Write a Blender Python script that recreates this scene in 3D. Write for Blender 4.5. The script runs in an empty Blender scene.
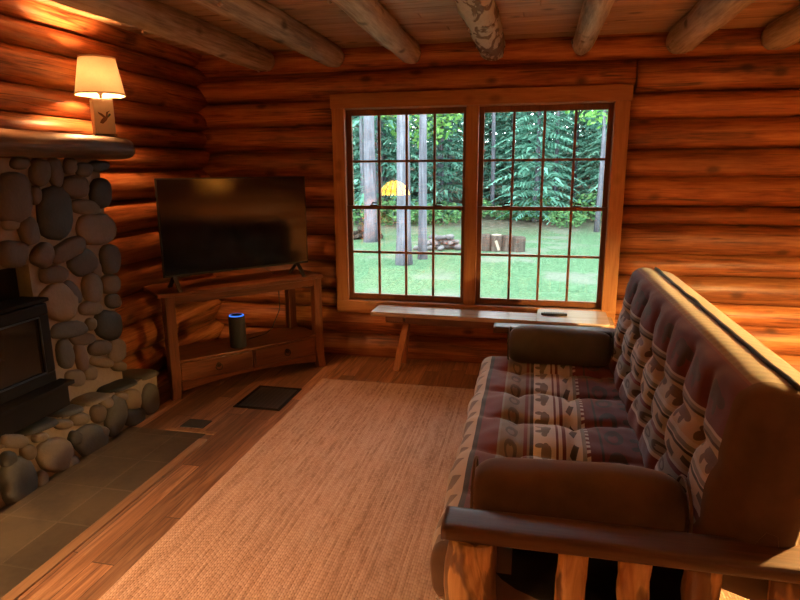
import bpy, math, random
from mathutils import Vector, Matrix, noise as mn
random.seed(7)
PI = math.pi
scene = bpy.context.scene
COL = scene.collection
sin, cos = math.sin, math.cos
def U(a, b): return random.uniform(a, b)

# ------------------------------------------------------------------ camera
F_PX = 600.0
CAM = Vector((.4836, -4.8889, 1.6))
YAW, PITCH, ROLL = .2182, .2168, -.0065
FWD = Vector((-sin(YAW)*cos(PITCH), cos(YAW)*cos(PITCH), -sin(PITCH)))
_r = Vector((cos(YAW), sin(YAW), 0)); _u = _r.cross(FWD)
RT = _r*cos(ROLL) + _u*sin(ROLL); UP = _u*cos(ROLL) - _r*sin(ROLL)
cd = bpy.data.cameras.new('camera'); cam = bpy.data.objects.new('camera', cd); COL.objects.link(cam)
cd.sensor_fit = 'HORIZONTAL'; cd.sensor_width = 36; cd.lens = 36*F_PX/800
cd.clip_start = .05; cd.clip_end = 300
M4 = Matrix((RT, UP, -FWD)).transposed().to_4x4(); M4.translation = CAM
cam.matrix_world = M4
scene.camera = cam
def at(px, py, **k):
    (a, v), = k.items(); i = 'xyz'.index(a)
    d = FWD + RT*((px-400)/F_PX) + UP*((300-py)/F_PX)
    return CAM + d*((v-CAM[i])/d[i])

# ------------------------------------------------------------------ mesh builder
class MB:
    def __init__(s): s.v = []; s.f = []; s.m = []; s.sm = []; s.cr = []
    def vert(s, p): s.v.append(tuple(p)); return len(s.v)-1
    def face(s, idx, mi=0, smooth=False): s.f.append(tuple(idx)); s.m.append(mi); s.sm.append(smooth)
    def box(s, lo, hi, mi=0, rot=None, org=None):
        x0, y0, z0 = lo; x1, y1, z1 = hi
        P = [Vector(p) for p in ((x0,y0,z0),(x1,y0,z0),(x1,y1,z0),(x0,y1,z0),(x0,y0,z1),(x1,y0,z1),(x1,y1,z1),(x0,y1,z1))]
        if rot is not None:
            o = Vector(org) if org is not None else Vector(); P = [rot @ (p-o) + o for p in P]
        b = len(s.v); s.v += [tuple(p) for p in P]
        for q in ((0,3,2,1),(4,5,6,7),(0,1,5,4),(1,2,6,5),(2,3,7,6),(3,0,4,7)): s.face([b+i for i in q], mi)
        return s
    def bar(s, a, c, w, h, mi=0, up=(0,0,1)):      # oriented box from a to c
        a = Vector(a); c = Vector(c); d = (c-a); L = d.length; d.normalize()
        sd = d.cross(Vector(up)); sd.normalize(); u = sd.cross(d)
        b = len(s.v)
        for p in (a, c):
            for i, j in ((-1,-1),(1,-1),(1,1),(-1,1)): s.v.append(tuple(p + sd*(i*w/2) + u*(j*h/2)))
        for q in ((0,1,2,3),(7,6,5,4),(0,4,5,1),(1,5,6,2),(2,6,7,3),(3,7,4,0)): s.face([b+i for i in q], mi)
        return s
    def tube(s, pts, rad, n=12, mi=0, cap=True, smooth=True, fn=None):
        pts = [Vector(p) for p in pts]; k = len(pts)
        rs = rad if hasattr(rad, '__len__') else [rad]*k
        t0 = (pts[1]-pts[0]).normalized()
        ref = Vector((0,0,1)) if abs(t0.z) < .9 else Vector((1,0,0))
        b = len(s.v)
        for i, p in enumerate(pts):
            t = (pts[min(i+1,k-1)]-pts[max(i-1,0)]).normalized()
            sd = t.cross(ref)
            if sd.length < 1e-4: sd = t.cross(Vector((0,1,0)))
            sd.normalize(); u = sd.cross(t); ref = u
            for j in range(n):
                a = 2*PI*j/n; r = rs[i]*(fn(i, a, p) if fn else 1)
                s.v.append(tuple(p + sd*(cos(a)*r) + u*(sin(a)*r)))
        for i in range(k-1):
            for j in range(n):
                j2 = (j+1) % n
                s.face((b+i*n+j, b+(i+1)*n+j, b+(i+1)*n+j2, b+i*n+j2), mi, smooth)
        if cap:
            s.face([b+j for j in range(n)], mi); s.face([b+(k-1)*n+j for j in reversed(range(n))], mi)
        return s
    def lathe(s, prof, n=24, mi=0, org=(0,0,0), smooth=True, close=False):
        b = len(s.v); ox, oy, oz = org
        for r, z in prof:
            for j in range(n):
                a = 2*PI*j/n; s.v.append((ox+cos(a)*r, oy+sin(a)*r, oz+z))
        k = len(prof)
        for i in range(k-1):
            for j in range(n):
                j2 = (j+1) % n; s.face((b+i*n+j, b+i*n+j2, b+(i+1)*n+j2, b+(i+1)*n+j), mi, smooth)
        if prof[0][0] > 1e-6 and not close: s.face([b+j for j in reversed(range(n))], mi)
        if prof[-1][0] > 1e-6 and not close: s.face([b+(k-1)*n+j for j in range(n)], mi)
        return s
    def prism(s, poly, z0, z1, mi=0):              # poly in xy, CCW
        b = len(s.v); n = len(poly)
        for z in (z0, z1): s.v += [(p[0], p[1], z) for p in poly]
        s.face([b+i for i in reversed(range(n))], mi); s.face([b+n+i for i in range(n)], mi)
        for i in range(n): j = (i+1) % n; s.face((b+i, b+j, b+n+j, b+n+i), mi)
        return s
    def grid(s, fn, nu, nv, mi=0, smooth=True, loop=False):
        b = len(s.v)
        for i in range(nu+1):
            for j in range(nv+1): s.v.append(tuple(fn(i/nu, j/nv)))
        for i in range(nu):
            for j in range(nv):
                q = (b+i*(nv+1)+j, b+(i+1)*(nv+1)+j, b+(i+1)*(nv+1)+j+1, b+i*(nv+1)+j+1)
                m = mi(i/nu, j/nv) if callable(mi) else mi
                s.face(q, m, smooth)
        return s
    def build(s, name, mats, parent=None, bevel=0, loc=None, rot=None, seg=2):
        me = bpy.data.meshes.new(name); me.from_pydata(s.v, [], s.f)
        mats = mats if isinstance(mats, (list, tuple)) else [mats]
        for m in mats: me.materials.append(m)
        me.polygons.foreach_set('material_index', s.m); me.polygons.foreach_set('use_smooth', s.sm)
        me.validate(); me.update()
        o = bpy.data.objects.new(name, me); COL.objects.link(o)
        if parent: o.parent = parent
        if loc is not None: o.location = loc
        if rot is not None: o.rotation_euler = rot
        if bevel:
            b = o.modifiers.new('bevel', 'BEVEL'); b.width = bevel; b.segments = seg; b.limit_method = 'ANGLE'; b.angle_limit = .6
        return o
def tag(o, label=None, cat=None, group=None, kind=None):
    if label: o['label'] = label
    if cat: o['category'] = cat
    if group: o['group'] = group
    if kind: o['kind'] = kind
    return o
def thing(name, label, cat, loc=(0,0,0), rz=0, group=None):
    o = bpy.data.objects.new(name, None); COL.objects.link(o); o.empty_display_size = .1
    o.location = loc; o.rotation_euler = (0, 0, rz)
    return tag(o, label, cat, group)
def copy_tree(o, parent=None):
    c = o.copy(); COL.objects.link(c)
    if parent: c.parent = parent
    for ch in list(o.children): copy_tree(ch, c)
    return c

# ------------------------------------------------------------------ materials
class NT:
    def __init__(s, name):
        s.m = bpy.data.materials.new(name); s.m.use_nodes = True; s.t = s.m.node_tree; s.t.nodes.clear()
        s.out = s.t.nodes.new('ShaderNodeOutputMaterial')
    def n(s, typ, ins=None, **kw):
        nd = s.t.nodes.new('ShaderNode'+typ)
        for k, v in kw.items(): setattr(nd, k, v)
        for k, v in (ins or {}).items(): s.set(nd.inputs[k], v)
        return nd
    def set(s, sock, v):
        if isinstance(v, bpy.types.NodeSocket): s.t.links.new(v, sock)
        elif isinstance(v, bpy.types.Node): s.t.links.new(v.outputs[0], sock)
        else:
            if sock.type == 'RGBA' and len(v) == 3: v = (*v, 1)
            sock.default_value = v
    def math(s, op, a, b=0.0, c=None, clamp=False):
        nd = s.t.nodes.new('ShaderNodeMath'); nd.operation = op; nd.use_clamp = clamp
        s.set(nd.inputs[0], a); s.set(nd.inputs[1], b)
        if c is not None: s.set(nd.inputs[2], c)
        return nd.outputs[0]
    def ramp(s, fac, stops, interp='LINEAR'):
        nd = s.t.nodes.new('ShaderNodeValToRGB'); cr = nd.color_ramp; cr.interpolation = interp
        while len(cr.elements) < len(stops): cr.elements.new(1)
        for e, (p, c) in zip(cr.elements, stops):
            e.position = p; e.color = (*c, 1) if len(c) == 3 else c
        s.set(nd.inputs[0], fac); return nd.outputs[0]
    def mix(s, fac, a, b, mode='MIX'):
        nd = s.t.nodes.new('ShaderNodeMix'); nd.data_type = 'RGBA'; nd.blend_type = mode
        s.set(nd.inputs[0], fac); s.set(nd.inputs[6], a); s.set(nd.inputs[7], b); return nd.outputs[2]
    def coords(s, kind='Object', scale=(1,1,1), loc=(0,0,0)):
        tc = s.n('TexCoord'); mp = s.n('Mapping', {'Vector': tc.outputs[kind], 'Scale': scale, 'Location': loc}); return mp.outputs[0]
    def noise(s, vec, scale, detail=4, rough=.55, dist=0):
        return s.n('TexNoise', {'Vector': vec, 'Scale': scale, 'Detail': detail, 'Roughness': rough, 'Distortion': dist}).outputs[0]
    def bump(s, h, strength=.3, dist=.01, nrm=None):
        b = s.n('Bump', {'Height': h, 'Strength': strength, 'Distance': dist})
        if nrm is not None: s.set(b.inputs['Normal'], nrm)
        return b.outputs[0]
    def bsdf(s, col, rough=.5, normal=None, metal=0, spec=.5, **kw):
        b = s.n('BsdfPrincipled', {'Base Color': col, 'Roughness': rough, 'Metallic': metal, 'Specular IOR Level': spec})
        if normal is not None: s.set(b.inputs['Normal'], normal)
        for k, v in kw.items(): s.set(b.inputs[k], v)
        s.t.links.new(b.outputs[0], s.out.inputs[0]); return s.m

def scl(c, k): return tuple(min(1, x*k) for x in c)
def wood(name, dark, mid, light, axis='x', rough=.45, fine=1.0, knots=True, island=.42, bump=.25, spec=.4, knot_amt=1.0, cracks=False):
    t = NT(name); st = {'x': (.07,1,1), 'y': (1,.07,1), 'z': (1,1,.07)}[axis]
    kn = {'x': (.62,1,1), 'y': (1,.62,1), 'z': (1,1,.62)}[axis]
    geo = t.n('NewGeometry'); rnd = geo.outputs['Random Per Island']
    tc = t.n('TexCoord').outputs['Object']
    off = t.n('VectorMath', {0: tc, 1: t.n('CombineXYZ', {0: t.math('MULTIPLY', rnd, 37.), 1: t.math('MULTIPLY', rnd, 61.), 2: t.math('MULTIPLY', rnd, 17.)})}, operation='ADD').outputs[0]
    v = t.n('Mapping', {'Vector': off, 'Scale': st}).outputs[0]
    g1 = t.noise(v, 14*fine, 6, .6, .8); g2 = t.noise(v, 70*fine, 3, .6)
    big = t.noise(off, 1.3, 3)
    f = t.math('ADD', t.math('MULTIPLY', g1, .65), t.math('MULTIPLY', g2, .35))
    c = t.ramp(f, [(.36, dark), (.48, mid), (.60, light)])
    c = t.mix(t.math('MULTIPLY', t.ramp(big, [(.35, (1,1,1)), (.65, (0,0,0))]), .45), c, dark)
    if island:
        br = t.n('MapRange', {'Value': rnd, 'To Min': 1-island, 'To Max': 1+island*.6}).outputs[0]
        hs = t.n('HueSaturation', {'Color': c, 'Value': br}); c = hs.outputs[0]
    h = f
    if cracks:
        cv = t.n('Mapping', {'Vector': off, 'Scale': {'x': (.035,1,1), 'y': (1,.035,1), 'z': (1,1,.035)}[axis]}).outputs[0]
        cn = t.noise(cv, 9, 3, .5, .3); ck = t.ramp(t.math('ABSOLUTE', t.math('SUBTRACT', cn, .5)), [(0, (1,1,1)), (.006, (.7,)*3), (.014, (0,0,0))])
        msk = t.ramp(t.noise(off, 2.1, 2), [(.48, (0,0,0)), (.56, (1,1,1))])
        ck = t.math('MULTIPLY', ck, msk); c = t.mix(t.math('MULTIPLY', ck, .8), c, scl(dark, .3)); h = t.math('SUBTRACT', f, t.math('MULTIPLY', ck, .9))
    if knots:
        kv = t.n('Mapping', {'Vector': off, 'Scale': kn}).outputs[0]
        wv = t.n('VectorMath', {0: kv, 1: t.n('TexNoise', {'Vector': kv, 'Scale': 6.}).outputs[1]}, operation='MULTIPLY_ADD')
        wv.inputs[1].default_value = (1,1,1)
        vor = t.n('TexVoronoi', {'Vector': kv, 'Scale': 5.6, 'Randomness': 1.}).outputs['Distance']
        k = t.ramp(vor, [(.085, (1,1,1)), (.15, (.5,)*3), (.22, (0,0,0))])
        c = t.mix(t.math('MULTIPLY', k, .85*knot_amt), c, scl(dark, .35))
    return t.bsdf(c, rough, t.bump(h, bump, .012), spec=spec)

def plain(name, col, rough=.5, metal=0, spec=.5, var=.12, scale=20, bump=0.0, **kw):
    t = NT(name); v = t.coords(); n = t.noise(v, scale, 4)
    c = t.mix(n, scl(col, 1-var), scl(col, 1+var))
    return t.bsdf(c, rough, t.bump(n, bump, .004) if bump else None, metal, spec, **kw)

W_DARK, W_MID, W_LIGHT = (.10,.026,.009), (.33,.105,.033), (.50,.205,.07)
M = {}
M['log_x'] = wood('varnished_log_along_x', W_DARK, W_MID, W_LIGHT, 'x', .42, knot_amt=.9, cracks=True, bump=.35)
M['log_y'] = wood('varnished_log_along_y', W_DARK, W_MID, W_LIGHT, 'y', .42, knot_amt=.9, cracks=True, bump=.35)
M['beam'] = wood('peeled_grey_beam', (.15,.105,.075), (.38,.30,.22), (.58,.49,.39), 'y', .6, 1.0, True, .15, .5)
M['ceil'] = wood('ceiling_pine_boards', (.26,.14,.075), (.46,.28,.16), (.56,.37,.22), 'x', .5, .8, True, .18, .15)
M['trim_x'] = wood('pine_trim_x', (.30,.12,.04), (.42,.18,.065), (.50,.24,.09), 'x', .4, 1.2, True, .08, .1, knot_amt=.6)
M['trim_z'] = wood('pine_trim_z', (.30,.12,.04), (.42,.18,.065), (.50,.24,.09), 'z', .4, 1.2, True, .08, .1, knot_amt=.6)
M['sash'] = wood('window_sash_wood', (.15,.05,.018), (.22,.08,.03), (.28,.11,.04), 'z', .45, 1.2, False, .08, .08)
M['furn_x'] = wood('stand_wood_x', (.085,.026,.011), (.165,.054,.021), (.23,.082,.033), 'x', .32, 1.2, False, .10, .12)
M['furn_z'] = wood('stand_wood_z', (.085,.026,.011), (.165,.054,.021), (.23,.082,.033), 'z', .32, 1.2, False, .10, .12)
M['bench_x'] = wood('bench_plank_wood', (.30,.19,.12), (.42,.29,.20), (.52,.38,.28), 'x', .25, 1.0, False, .06, .08)
M['bench_z'] = wood('bench_leg_wood', (.22,.08,.03), (.34,.13,.05), (.42,.17,.07), 'z', .4, 1.0, False, .06, .08)
M['rail_x'] = wood('arm_rail_wood', (.045,.019,.009), (.085,.036,.016), (.125,.056,.025), 'x', .38, 1.0, False, .05, .12)
M['post'] = wood('hewn_post_wood', (.17,.055,.015), (.55,.26,.08), (.68,.36,.13), 'z', .45, .55, True, .12, .5)
def hewn(name):
    t = NT(name); tc = t.n('TexCoord').outputs['Object']
    v = t.n('Mapping', {'Vector': tc, 'Scale': (1,1,.16)}).outputs[0]; g = t.noise(v, 30, 5, .6, .6); p = t.noise(t.n('Mapping', {'Vector': tc, 'Scale': (1,1,.35)}).outputs[0], 11, 3, .5, .5)
    c = t.ramp(g, [(.32, (.34,.13,.035)), (.5, (.52,.25,.08)), (.68, (.66,.36,.14))])
    bk = t.ramp(p, [(.50, (0,0,0)), (.55, (1,1,1))]); c = t.mix(t.math('MULTIPLY', bk, .85), c, (.10,.036,.013))
    vo = t.n('TexVoronoi', {'Vector': v, 'Scale': 9.}).outputs[0]; c = t.mix(t.ramp(vo, [(.06, (.9,)*3), (.13, (0,0,0))]), c, (.07,.025,.01))
    return t.bsdf(c, .45, t.bump(t.math('ADD', g, bk), .5, .006))
M['post'] = hewn('peeled_post_wood')
M['mantel'] = wood('mantel_wood', (.05,.03,.018), (.11,.066,.042), (.17,.11,.075), 'y', .5, .8, True, .05, .5)
M['bark'] = wood('tree_bark', (.035,.039,.047), (.078,.088,.106), (.14,.155,.185), 'z', .9, .5, False, .15, .8, .1)
M['bark_x'] = wood('fallen_bark', (.02,.016,.013), (.05,.042,.035), (.095,.08,.068), 'z', .9, .5, False, .3, .8, .1)
M['cutwood'] = plain('fresh_cut_wood', (.20,.18,.14), .8, var=.15)
M['black'] = plain('black_plastic', (.012,.012,.013), .45, var=.1)
M['dark_metal'] = plain('black_stove_iron', (.012,.009,.007), .75, .0, .12, var=.25, bump=.1)
M['stove_trim'] = plain('stove_trim_metal', (.06,.057,.052), .45, .8)
M['steel'] = plain('steel_spring', (.45,.42,.38), .35, 1)
M['bronze'] = plain('dark_bronze', (.05,.035,.02), .4, .9)
M['soot'] = plain('soot_black', (.008,.007,.006), .9)
M['mortar'] = plain('tan_mortar', (.25,.185,.13), .95, var=.2, scale=40, bump=.4)
def rock(name, a, b):
    t = NT(name); v = t.coords(); n = t.noise(v, 9, 6, .62); n2 = t.noise(v, 60, 4)
    c = t.mix(n, a, b); c = t.mix(t.math('MULTIPLY', n2, .5), c, scl(a, .6))
    return t.bsdf(c, .7, t.bump(t.math('ADD', n, t.math('MULTIPLY', n2, .4)), .35, .012), spec=.35)
ROCKS = [rock('stone_tan', (.15,.11,.075), (.21,.16,.11)), rock('stone_grey', (.065,.06,.052), (.115,.105,.09)),
         rock('stone_dark', (.032,.031,.028), (.065,.061,.053)), rock('stone_brown', (.085,.058,.038), (.14,.10,.068)),
         rock('stone_gold', (.19,.13,.07), (.25,.18,.105)), rock('stone_rose', (.13,.078,.055), (.17,.115,.085))]
YROCKS = [rock('field_stone_pale', (.06,.065,.07), (.12,.125,.13)), rock('field_stone_mid', (.035,.038,.042), (.075,.08,.085))]

def glass_mat(name, tint=(1,1,1), ior=1.5, rough=0.0, boost=1.0):
    t = NT(name); fr = t.n('Fresnel', {'IOR': ior})
    a = t.n('BsdfTransparent', {'Color': tint}); g = t.n('BsdfGlossy', {'Color': (1,1,1), 'Roughness': rough})
    mx = t.n('MixShader', {0: t.math('MULTIPLY', fr, boost, clamp=True), 1: a.outputs[0], 2: g.outputs[0]})
    t.t.links.new(mx.outputs[0], t.out.inputs[0]); return t.m
M['glass'] = glass_mat('window_glass', (.97,.99,.98), 1.5, 0.0, 1.8)
M['stove_glass'] = plain('sooty_stove_glass', (.02,.016,.013), .12, var=.4, scale=6)
def screen_mat():
    t = NT('television_screen')
    return t.bsdf((.004,.004,.005), .10, None, 0, .6)
M['screen'] = screen_mat()

# floor boards along y with shade differing board to board
def floor_mat():
    t = NT('worn_fir_floorboards'); tc = t.n('TexCoord').outputs['Object']
    sp = t.n('SeparateXYZ', {0: tc})
    x = t.math('MULTIPLY', sp.outputs[0], 1/.105); bi = t.math('FLOOR', x); fx = t.math('FRACT', x)
    r1 = t.n('TexWhiteNoise', {'W': bi}, noise_dimensions='1D').outputs[0]
    y = t.math('MULTIPLY_ADD', r1, 7.3, t.math('MULTIPLY', sp.outputs[1], 1/1.5)); yi = t.math('FLOOR', y); fy = t.math('FRACT', y)
    r2 = t.n('TexWhiteNoise', {'Vector': t.n('CombineXYZ', {0: bi, 1: yi, 2: 0.})}, noise_dimensions='3D').outputs[0]
    off = t.n('CombineXYZ', {0: t.math('MULTIPLY_ADD', r2, 19., sp.outputs[0]), 1: t.math('MULTIPLY', sp.outputs[1], .06), 2: 0.})
    g = t.noise(off, 26, 6, .65, 1.6)
    c = t.ramp(g, [(.32, (.10,.042,.02)), (.5, (.25,.115,.055)), (.68, (.40,.215,.115))])
    val = t.n('MapRange', {'Value': r2, 'To Min': .5, 'To Max': 1.25}).outputs[0]
    c = t.n('HueSaturation', {'Color': c, 'Value': val}).outputs[0]
    gap = t.math('MAXIMUM', t.math('LESS_THAN', fx, .025), t.math('LESS_THAN', fy, .003))
    c = t.mix(gap, c, (.03,.012,.006))
    return t.bsdf(c, t.n('MapRange', {'Value': g, 'To Min': .28, 'To Max': .5}).outputs[0], t.bump(t.math('SUBTRACT', g, t.math('MULTIPLY', gap, 2.)), .12, .004), spec=.45)
M['floor'] = floor_mat()
def slate_mat():
    t = NT('slate_tiles'); tc = t.coords('Object', (1,1,1))
    br = t.n('TexBrick', {'Vector': t.n('Mapping', {'Vector': tc, 'Rotation': (0,0,PI/2)}).outputs[0], 'Scale': 1., 'Mortar Size': .006, 'Brick Width': .31, 'Row Height': .27, 'Color1': (.045,.034,.024), 'Color2': (.10,.072,.044), 'Mortar': (.13,.10,.07), 'Mortar Smooth': .2}, offset=.0)
    n = t.noise(tc, 5, 6, .6); n2 = t.noise(tc, 30, 4)
    c = t.mix(t.math('MULTIPLY', n, .5), br.outputs[0], (.14,.095,.05))
    c = t.mix(t.ramp(t.noise(tc, 2.2, 5, .65), [(.42, (.75,)*3), (.58, (0,0,0))]), c, (.028,.022,.017)); c = t.mix(t.math('MULTIPLY', n2, .4), c, (.14,.10,.065))
    return t.bsdf(c, .36, t.bump(t.math('SUBTRACT', n, t.math('MULTIPLY', br.outputs[1], .6)), .3, .008), spec=.45)
M['slate'] = slate_mat()
def rug_mat():
    t = NT('braided_jute'); tc = t.n('TexCoord').outputs['Object']; sp = t.n('SeparateXYZ', {0: tc})
    X = t.math('MULTIPLY', sp.outputs[0], 1/.0105)
    row = t.math('FLOOR', X); fx = t.math('FRACT', X)
    rr = t.n('TexWhiteNoise', {'W': row}, noise_dimensions='1D').outputs[0]
    yy = t.math('MULTIPLY_ADD', rr, 3., t.math('MULTIPLY', sp.outputs[1], 1/.022)); fy = t.math('FRACT', yy)
    rc = t.n('TexWhiteNoise', {'Vector': t.n('CombineXYZ', {0: row, 1: t.math('FLOOR', yy), 2: 0.})}).outputs[0]
    hx = t.math('SUBTRACT', 1., t.math('ABSOLUTE', t.math('MULTIPLY_ADD', fx, 2., -1.)))
    hy = t.math('SUBTRACT', 1., t.math('ABSOLUTE', t.math('MULTIPLY_ADD', fy, 2., -1.)))
    h = t.math('MULTIPLY', t.math('POWER', hx, .5), t.math('POWER', hy, .4))
    off = t.n('CombineXYZ', {0: sp.outputs[0], 1: t.math('MULTIPLY', sp.outputs[1], .12), 2: 0.})
    n = t.noise(off, 34, 6, .75)
    f = t.math('ADD', t.math('ADD', t.math('MULTIPLY', rc, .13), t.math('MULTIPLY', rr, .17)), t.math('MULTIPLY', n, .75))
    c = t.ramp(f, [(.3, (.27,.15,.10)), (.5, (.46,.285,.20)), (.75, (.60,.405,.30))])
    c = t.mix(t.math('MULTIPLY', t.math('SUBTRACT', 1., h), .38), c, (.15,.09,.05))
    return t.bsdf(c, .95, t.bump(h, .6, .006), spec=.15)
M['rug'] = rug_mat()
def suede(name, a, b):
    t = NT(name); v = t.coords(); n = t.noise(v, 5, 4, .6); n2 = t.noise(v, 220, 2)
    c = t.mix(t.ramp(n, [(.3, (0,0,0)), (.7, (1,1,1))]), a, b)
    return t.bsdf(c, .8, t.bump(n2, .15, .002), spec=.3, **{'Sheen Weight': .35, 'Sheen Roughness': .4, 'Sheen Tint': (.8,.6,.45,1)})
M['suede'] = suede('brown_suede', (.07,.034,.017), (.12,.06,.031))
M['suede_window_lit'] = suede('brown_suede_window_tint', (.05,.042,.034), (.085,.07,.055))  # same brown suede, greyer and greener: window light painted into the colour
M['cord'] = plain('dark_piping', (.03,.02,.015), .7)

# woven lodge fabric: UV x = metres along the sofa, UV y = metres round the cushion
def lodge(name, bands, motifs):
    t = NT(name); uv = t.n('UVMap').outputs[0]; sp = t.n('SeparateXYZ', {0: uv}); u, v = sp.outputs[0], sp.outputs[1]
    vmax = bands[-1][0]
    c = t.ramp(t.math('DIVIDE', v, vmax), [((bands[i-1][0] if i else 0)/vmax, b[1]) for i, b in enumerate(bands)], 'CONSTANT')
    for kind, v0, v1, per, ph, col in motifs:
        fu = t.math('FRACT', t.math('MULTIPLY_ADD', u, 1/per, ph)); fv = t.math('DIVIDE', t.math('SUBTRACT', v, v0), v1-v0)
        def ell(cx, cy, rx, ry):
            a = t.math('DIVIDE', t.math('SUBTRACT', fu, cx), rx); b = t.math('DIVIDE', t.math('SUBTRACT', fv, cy), ry)
            return t.math('LESS_THAN', t.math('ADD', t.math('MULTIPLY', a, a), t.math('MULTIPLY', b, b)), 1.)
        if kind == 'bear':
            m = ell(.5, .58, .30, .22)
            for e in ((.80,.52,.13,.15), (.3,.28,.085,.22), (.64,.28,.085,.22), (.44,.74,.16,.12)): m = t.math('MAXIMUM', m, ell(*e))
        elif kind == 'leaf':
            s_ = t.math('ADD', fu, t.math('MULTIPLY', fv, .5)); s_ = t.math('FRACT', s_)
            a = t.math('ABSOLUTE', t.math('SUBTRACT', s_, .5)); b = t.math('ABSOLUTE', t.math('SUBTRACT', fv, .5))
            m = t.math('LESS_THAN', t.math('ADD', t.math('MULTIPLY', a, 1.25), b), .42)
        elif kind == 'hook':
            m = t.math('SUBTRACT', ell(.5,.5,.36,.4), ell(.56,.46,.2,.22), clamp=True); m = t.math('MAXIMUM', m, ell(.32,.45,.12,.12))
        else:
            m = t.math('LESS_THAN', fu, .5)
            m = t.math('MULTIPLY', m, 1.)
        ins = t.math('MULTIPLY', t.math('GREATER_THAN', fv, .0), t.math('LESS_THAN', fv, 1.))
        c = t.mix(t.math('MULTIPLY', t.math('MULTIPLY', m, ins), .9), c, col)
    n = t.noise(t.n('Mapping', {'Vector': uv, 'Scale': (1,1,1)}).outputs[0], 330, 2); n2 = t.noise(uv, 9, 3)
    c = t.mix(t.math('MULTIPLY', n, .22), c, (.06,.04,.035)); c = t.mix(t.math('MULTIPLY', n2, .14), c, (.10,.07,.06))
    return t.bsdf(c, .85, t.bump(n, .25, .002), spec=.2, **{'Sheen Weight': .25})
MAR, BEI, TAU, DRK, PAL, RED, GRY = (.13,.022,.028), (.50,.38,.28), (.19,.15,.13), (.03,.024,.025), (.56,.49,.45), (.20,.04,.03), (.22,.21,.20)
M['seat_fabric'] = lodge('lodge_weave_seat',
    [(0.16, TAU), (0.175, DRK), (0.275, BEI), (0.295, DRK), (0.38, MAR), (0.39, GRY), (0.49, TAU), (0.505, MAR), (0.52, TAU), (0.535, DRK), (0.63, PAL), (0.64, MAR), (0.655, PAL), (0.67, MAR), (0.68, PAL), (0.74, PAL), (0.755, GRY), (0.815, MAR), (0.825, DRK), (1.04, MAR), (1.06, PAL), (1.36, MAR)],
    [('leaf', 0.180, 0.270, .13, 0, (.16,.11,.085)), ('hook', 0.405, 0.475, .12, .2, (.07,.06,.06)), ('bear', 0.538, 0.625, .19, .5, (.10,.075,.065)), ('leaf', 0.685, 0.735, .14, 0, DRK), ('bar', 0.760, 0.775, .035, 0, PAL), ('hook', 0.830, 0.930, .2, 0, DRK), ('bear', 0.940, 1.030, .21, .3, DRK)])
M['back_fabric'] = lodge('lodge_weave_back',
    [(0.11, MAR), (0.125, PAL), (0.18, GRY), (0.2, MAR), (0.215, PAL), (0.275, BEI), (0.285, DRK), (0.295, PAL), (0.31, GRY), (0.325, PAL), (0.415, BEI), (0.425, DRK), (0.44, GRY), (0.45, PAL), (0.625, MAR), (0.645, RED), (0.77, TAU), (1.35, TAU)],
    [('hook', 0.130, 0.175, .14, 0, DRK), ('leaf', 0.218, 0.272, .12, 0, DRK), ('bear', 0.330, 0.412, .18, .2, (.10,.055,.04)), ('bear', 0.475, 0.595, .23, .4, (.04,.025,.025))])
M['strip'] = lodge('beige_top_strip', [(.02, BEI), (2., (.27,.17,.09))], [('bar', .0, 2., .045, 0, (.22,.135,.07))])
M['shade'] = None
def shade_mat(name, col, fac=.55, emit=None):
    t = NT(name); v = t.coords('Object', (1,1,1)); w = t.noise(v, 90, 2)
    cc = t.mix(w, scl(col, .85), col)
    d = t.n('BsdfDiffuse', {'Color': cc}); tr = t.n('BsdfTranslucent', {'Color': cc})
    mx = t.n('MixShader', {0: fac, 1: d.outputs[0], 2: tr.outputs[0]})
    t.t.links.new(mx.outputs[0], t.out.inputs[0]); return t.m
M['shade'] = shade_mat('linen_lampshade', (.96,.93,.78), .68); M['shade_thick'] = shade_mat('thick_cream_lampshade', (.90,.68,.36), .60)
def emis(name, col, st):
    t = NT(name); e = t.n('Emission', {'Color': col, 'Strength': st}); t.t.links.new(e.outputs[0], t.out.inputs[0]); return t.m
def bulb_mat(name, col, power, area=.0105): return emis(name, col, power/(PI*area))
WARM = (1, .45, .17)
M['bulb_mantel'] = bulb_mat('lit_mantel_bulb', WARM, 62); M['bulb_floor'] = bulb_mat('lit_floor_lamp_bulb', (1,.62,.21), 520); M['bulb_stained'] = bulb_mat('lit_stained_lamp_bulb', (1,.61,.29), 430)
M['blue_led'] = emis('blue_ring_light', (.06,.22,1), 1.3)
M['lamp_cream'] = plain('painted_cream_wood', (.66,.55,.40), .55, var=.08)
M['duck_brown'] = plain('duck_paint_brown', (.12,.05,.02), .6); M['duck_green'] = plain('duck_paint_green', (.03,.07,.04), .6)
M['stained'] = None

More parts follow.
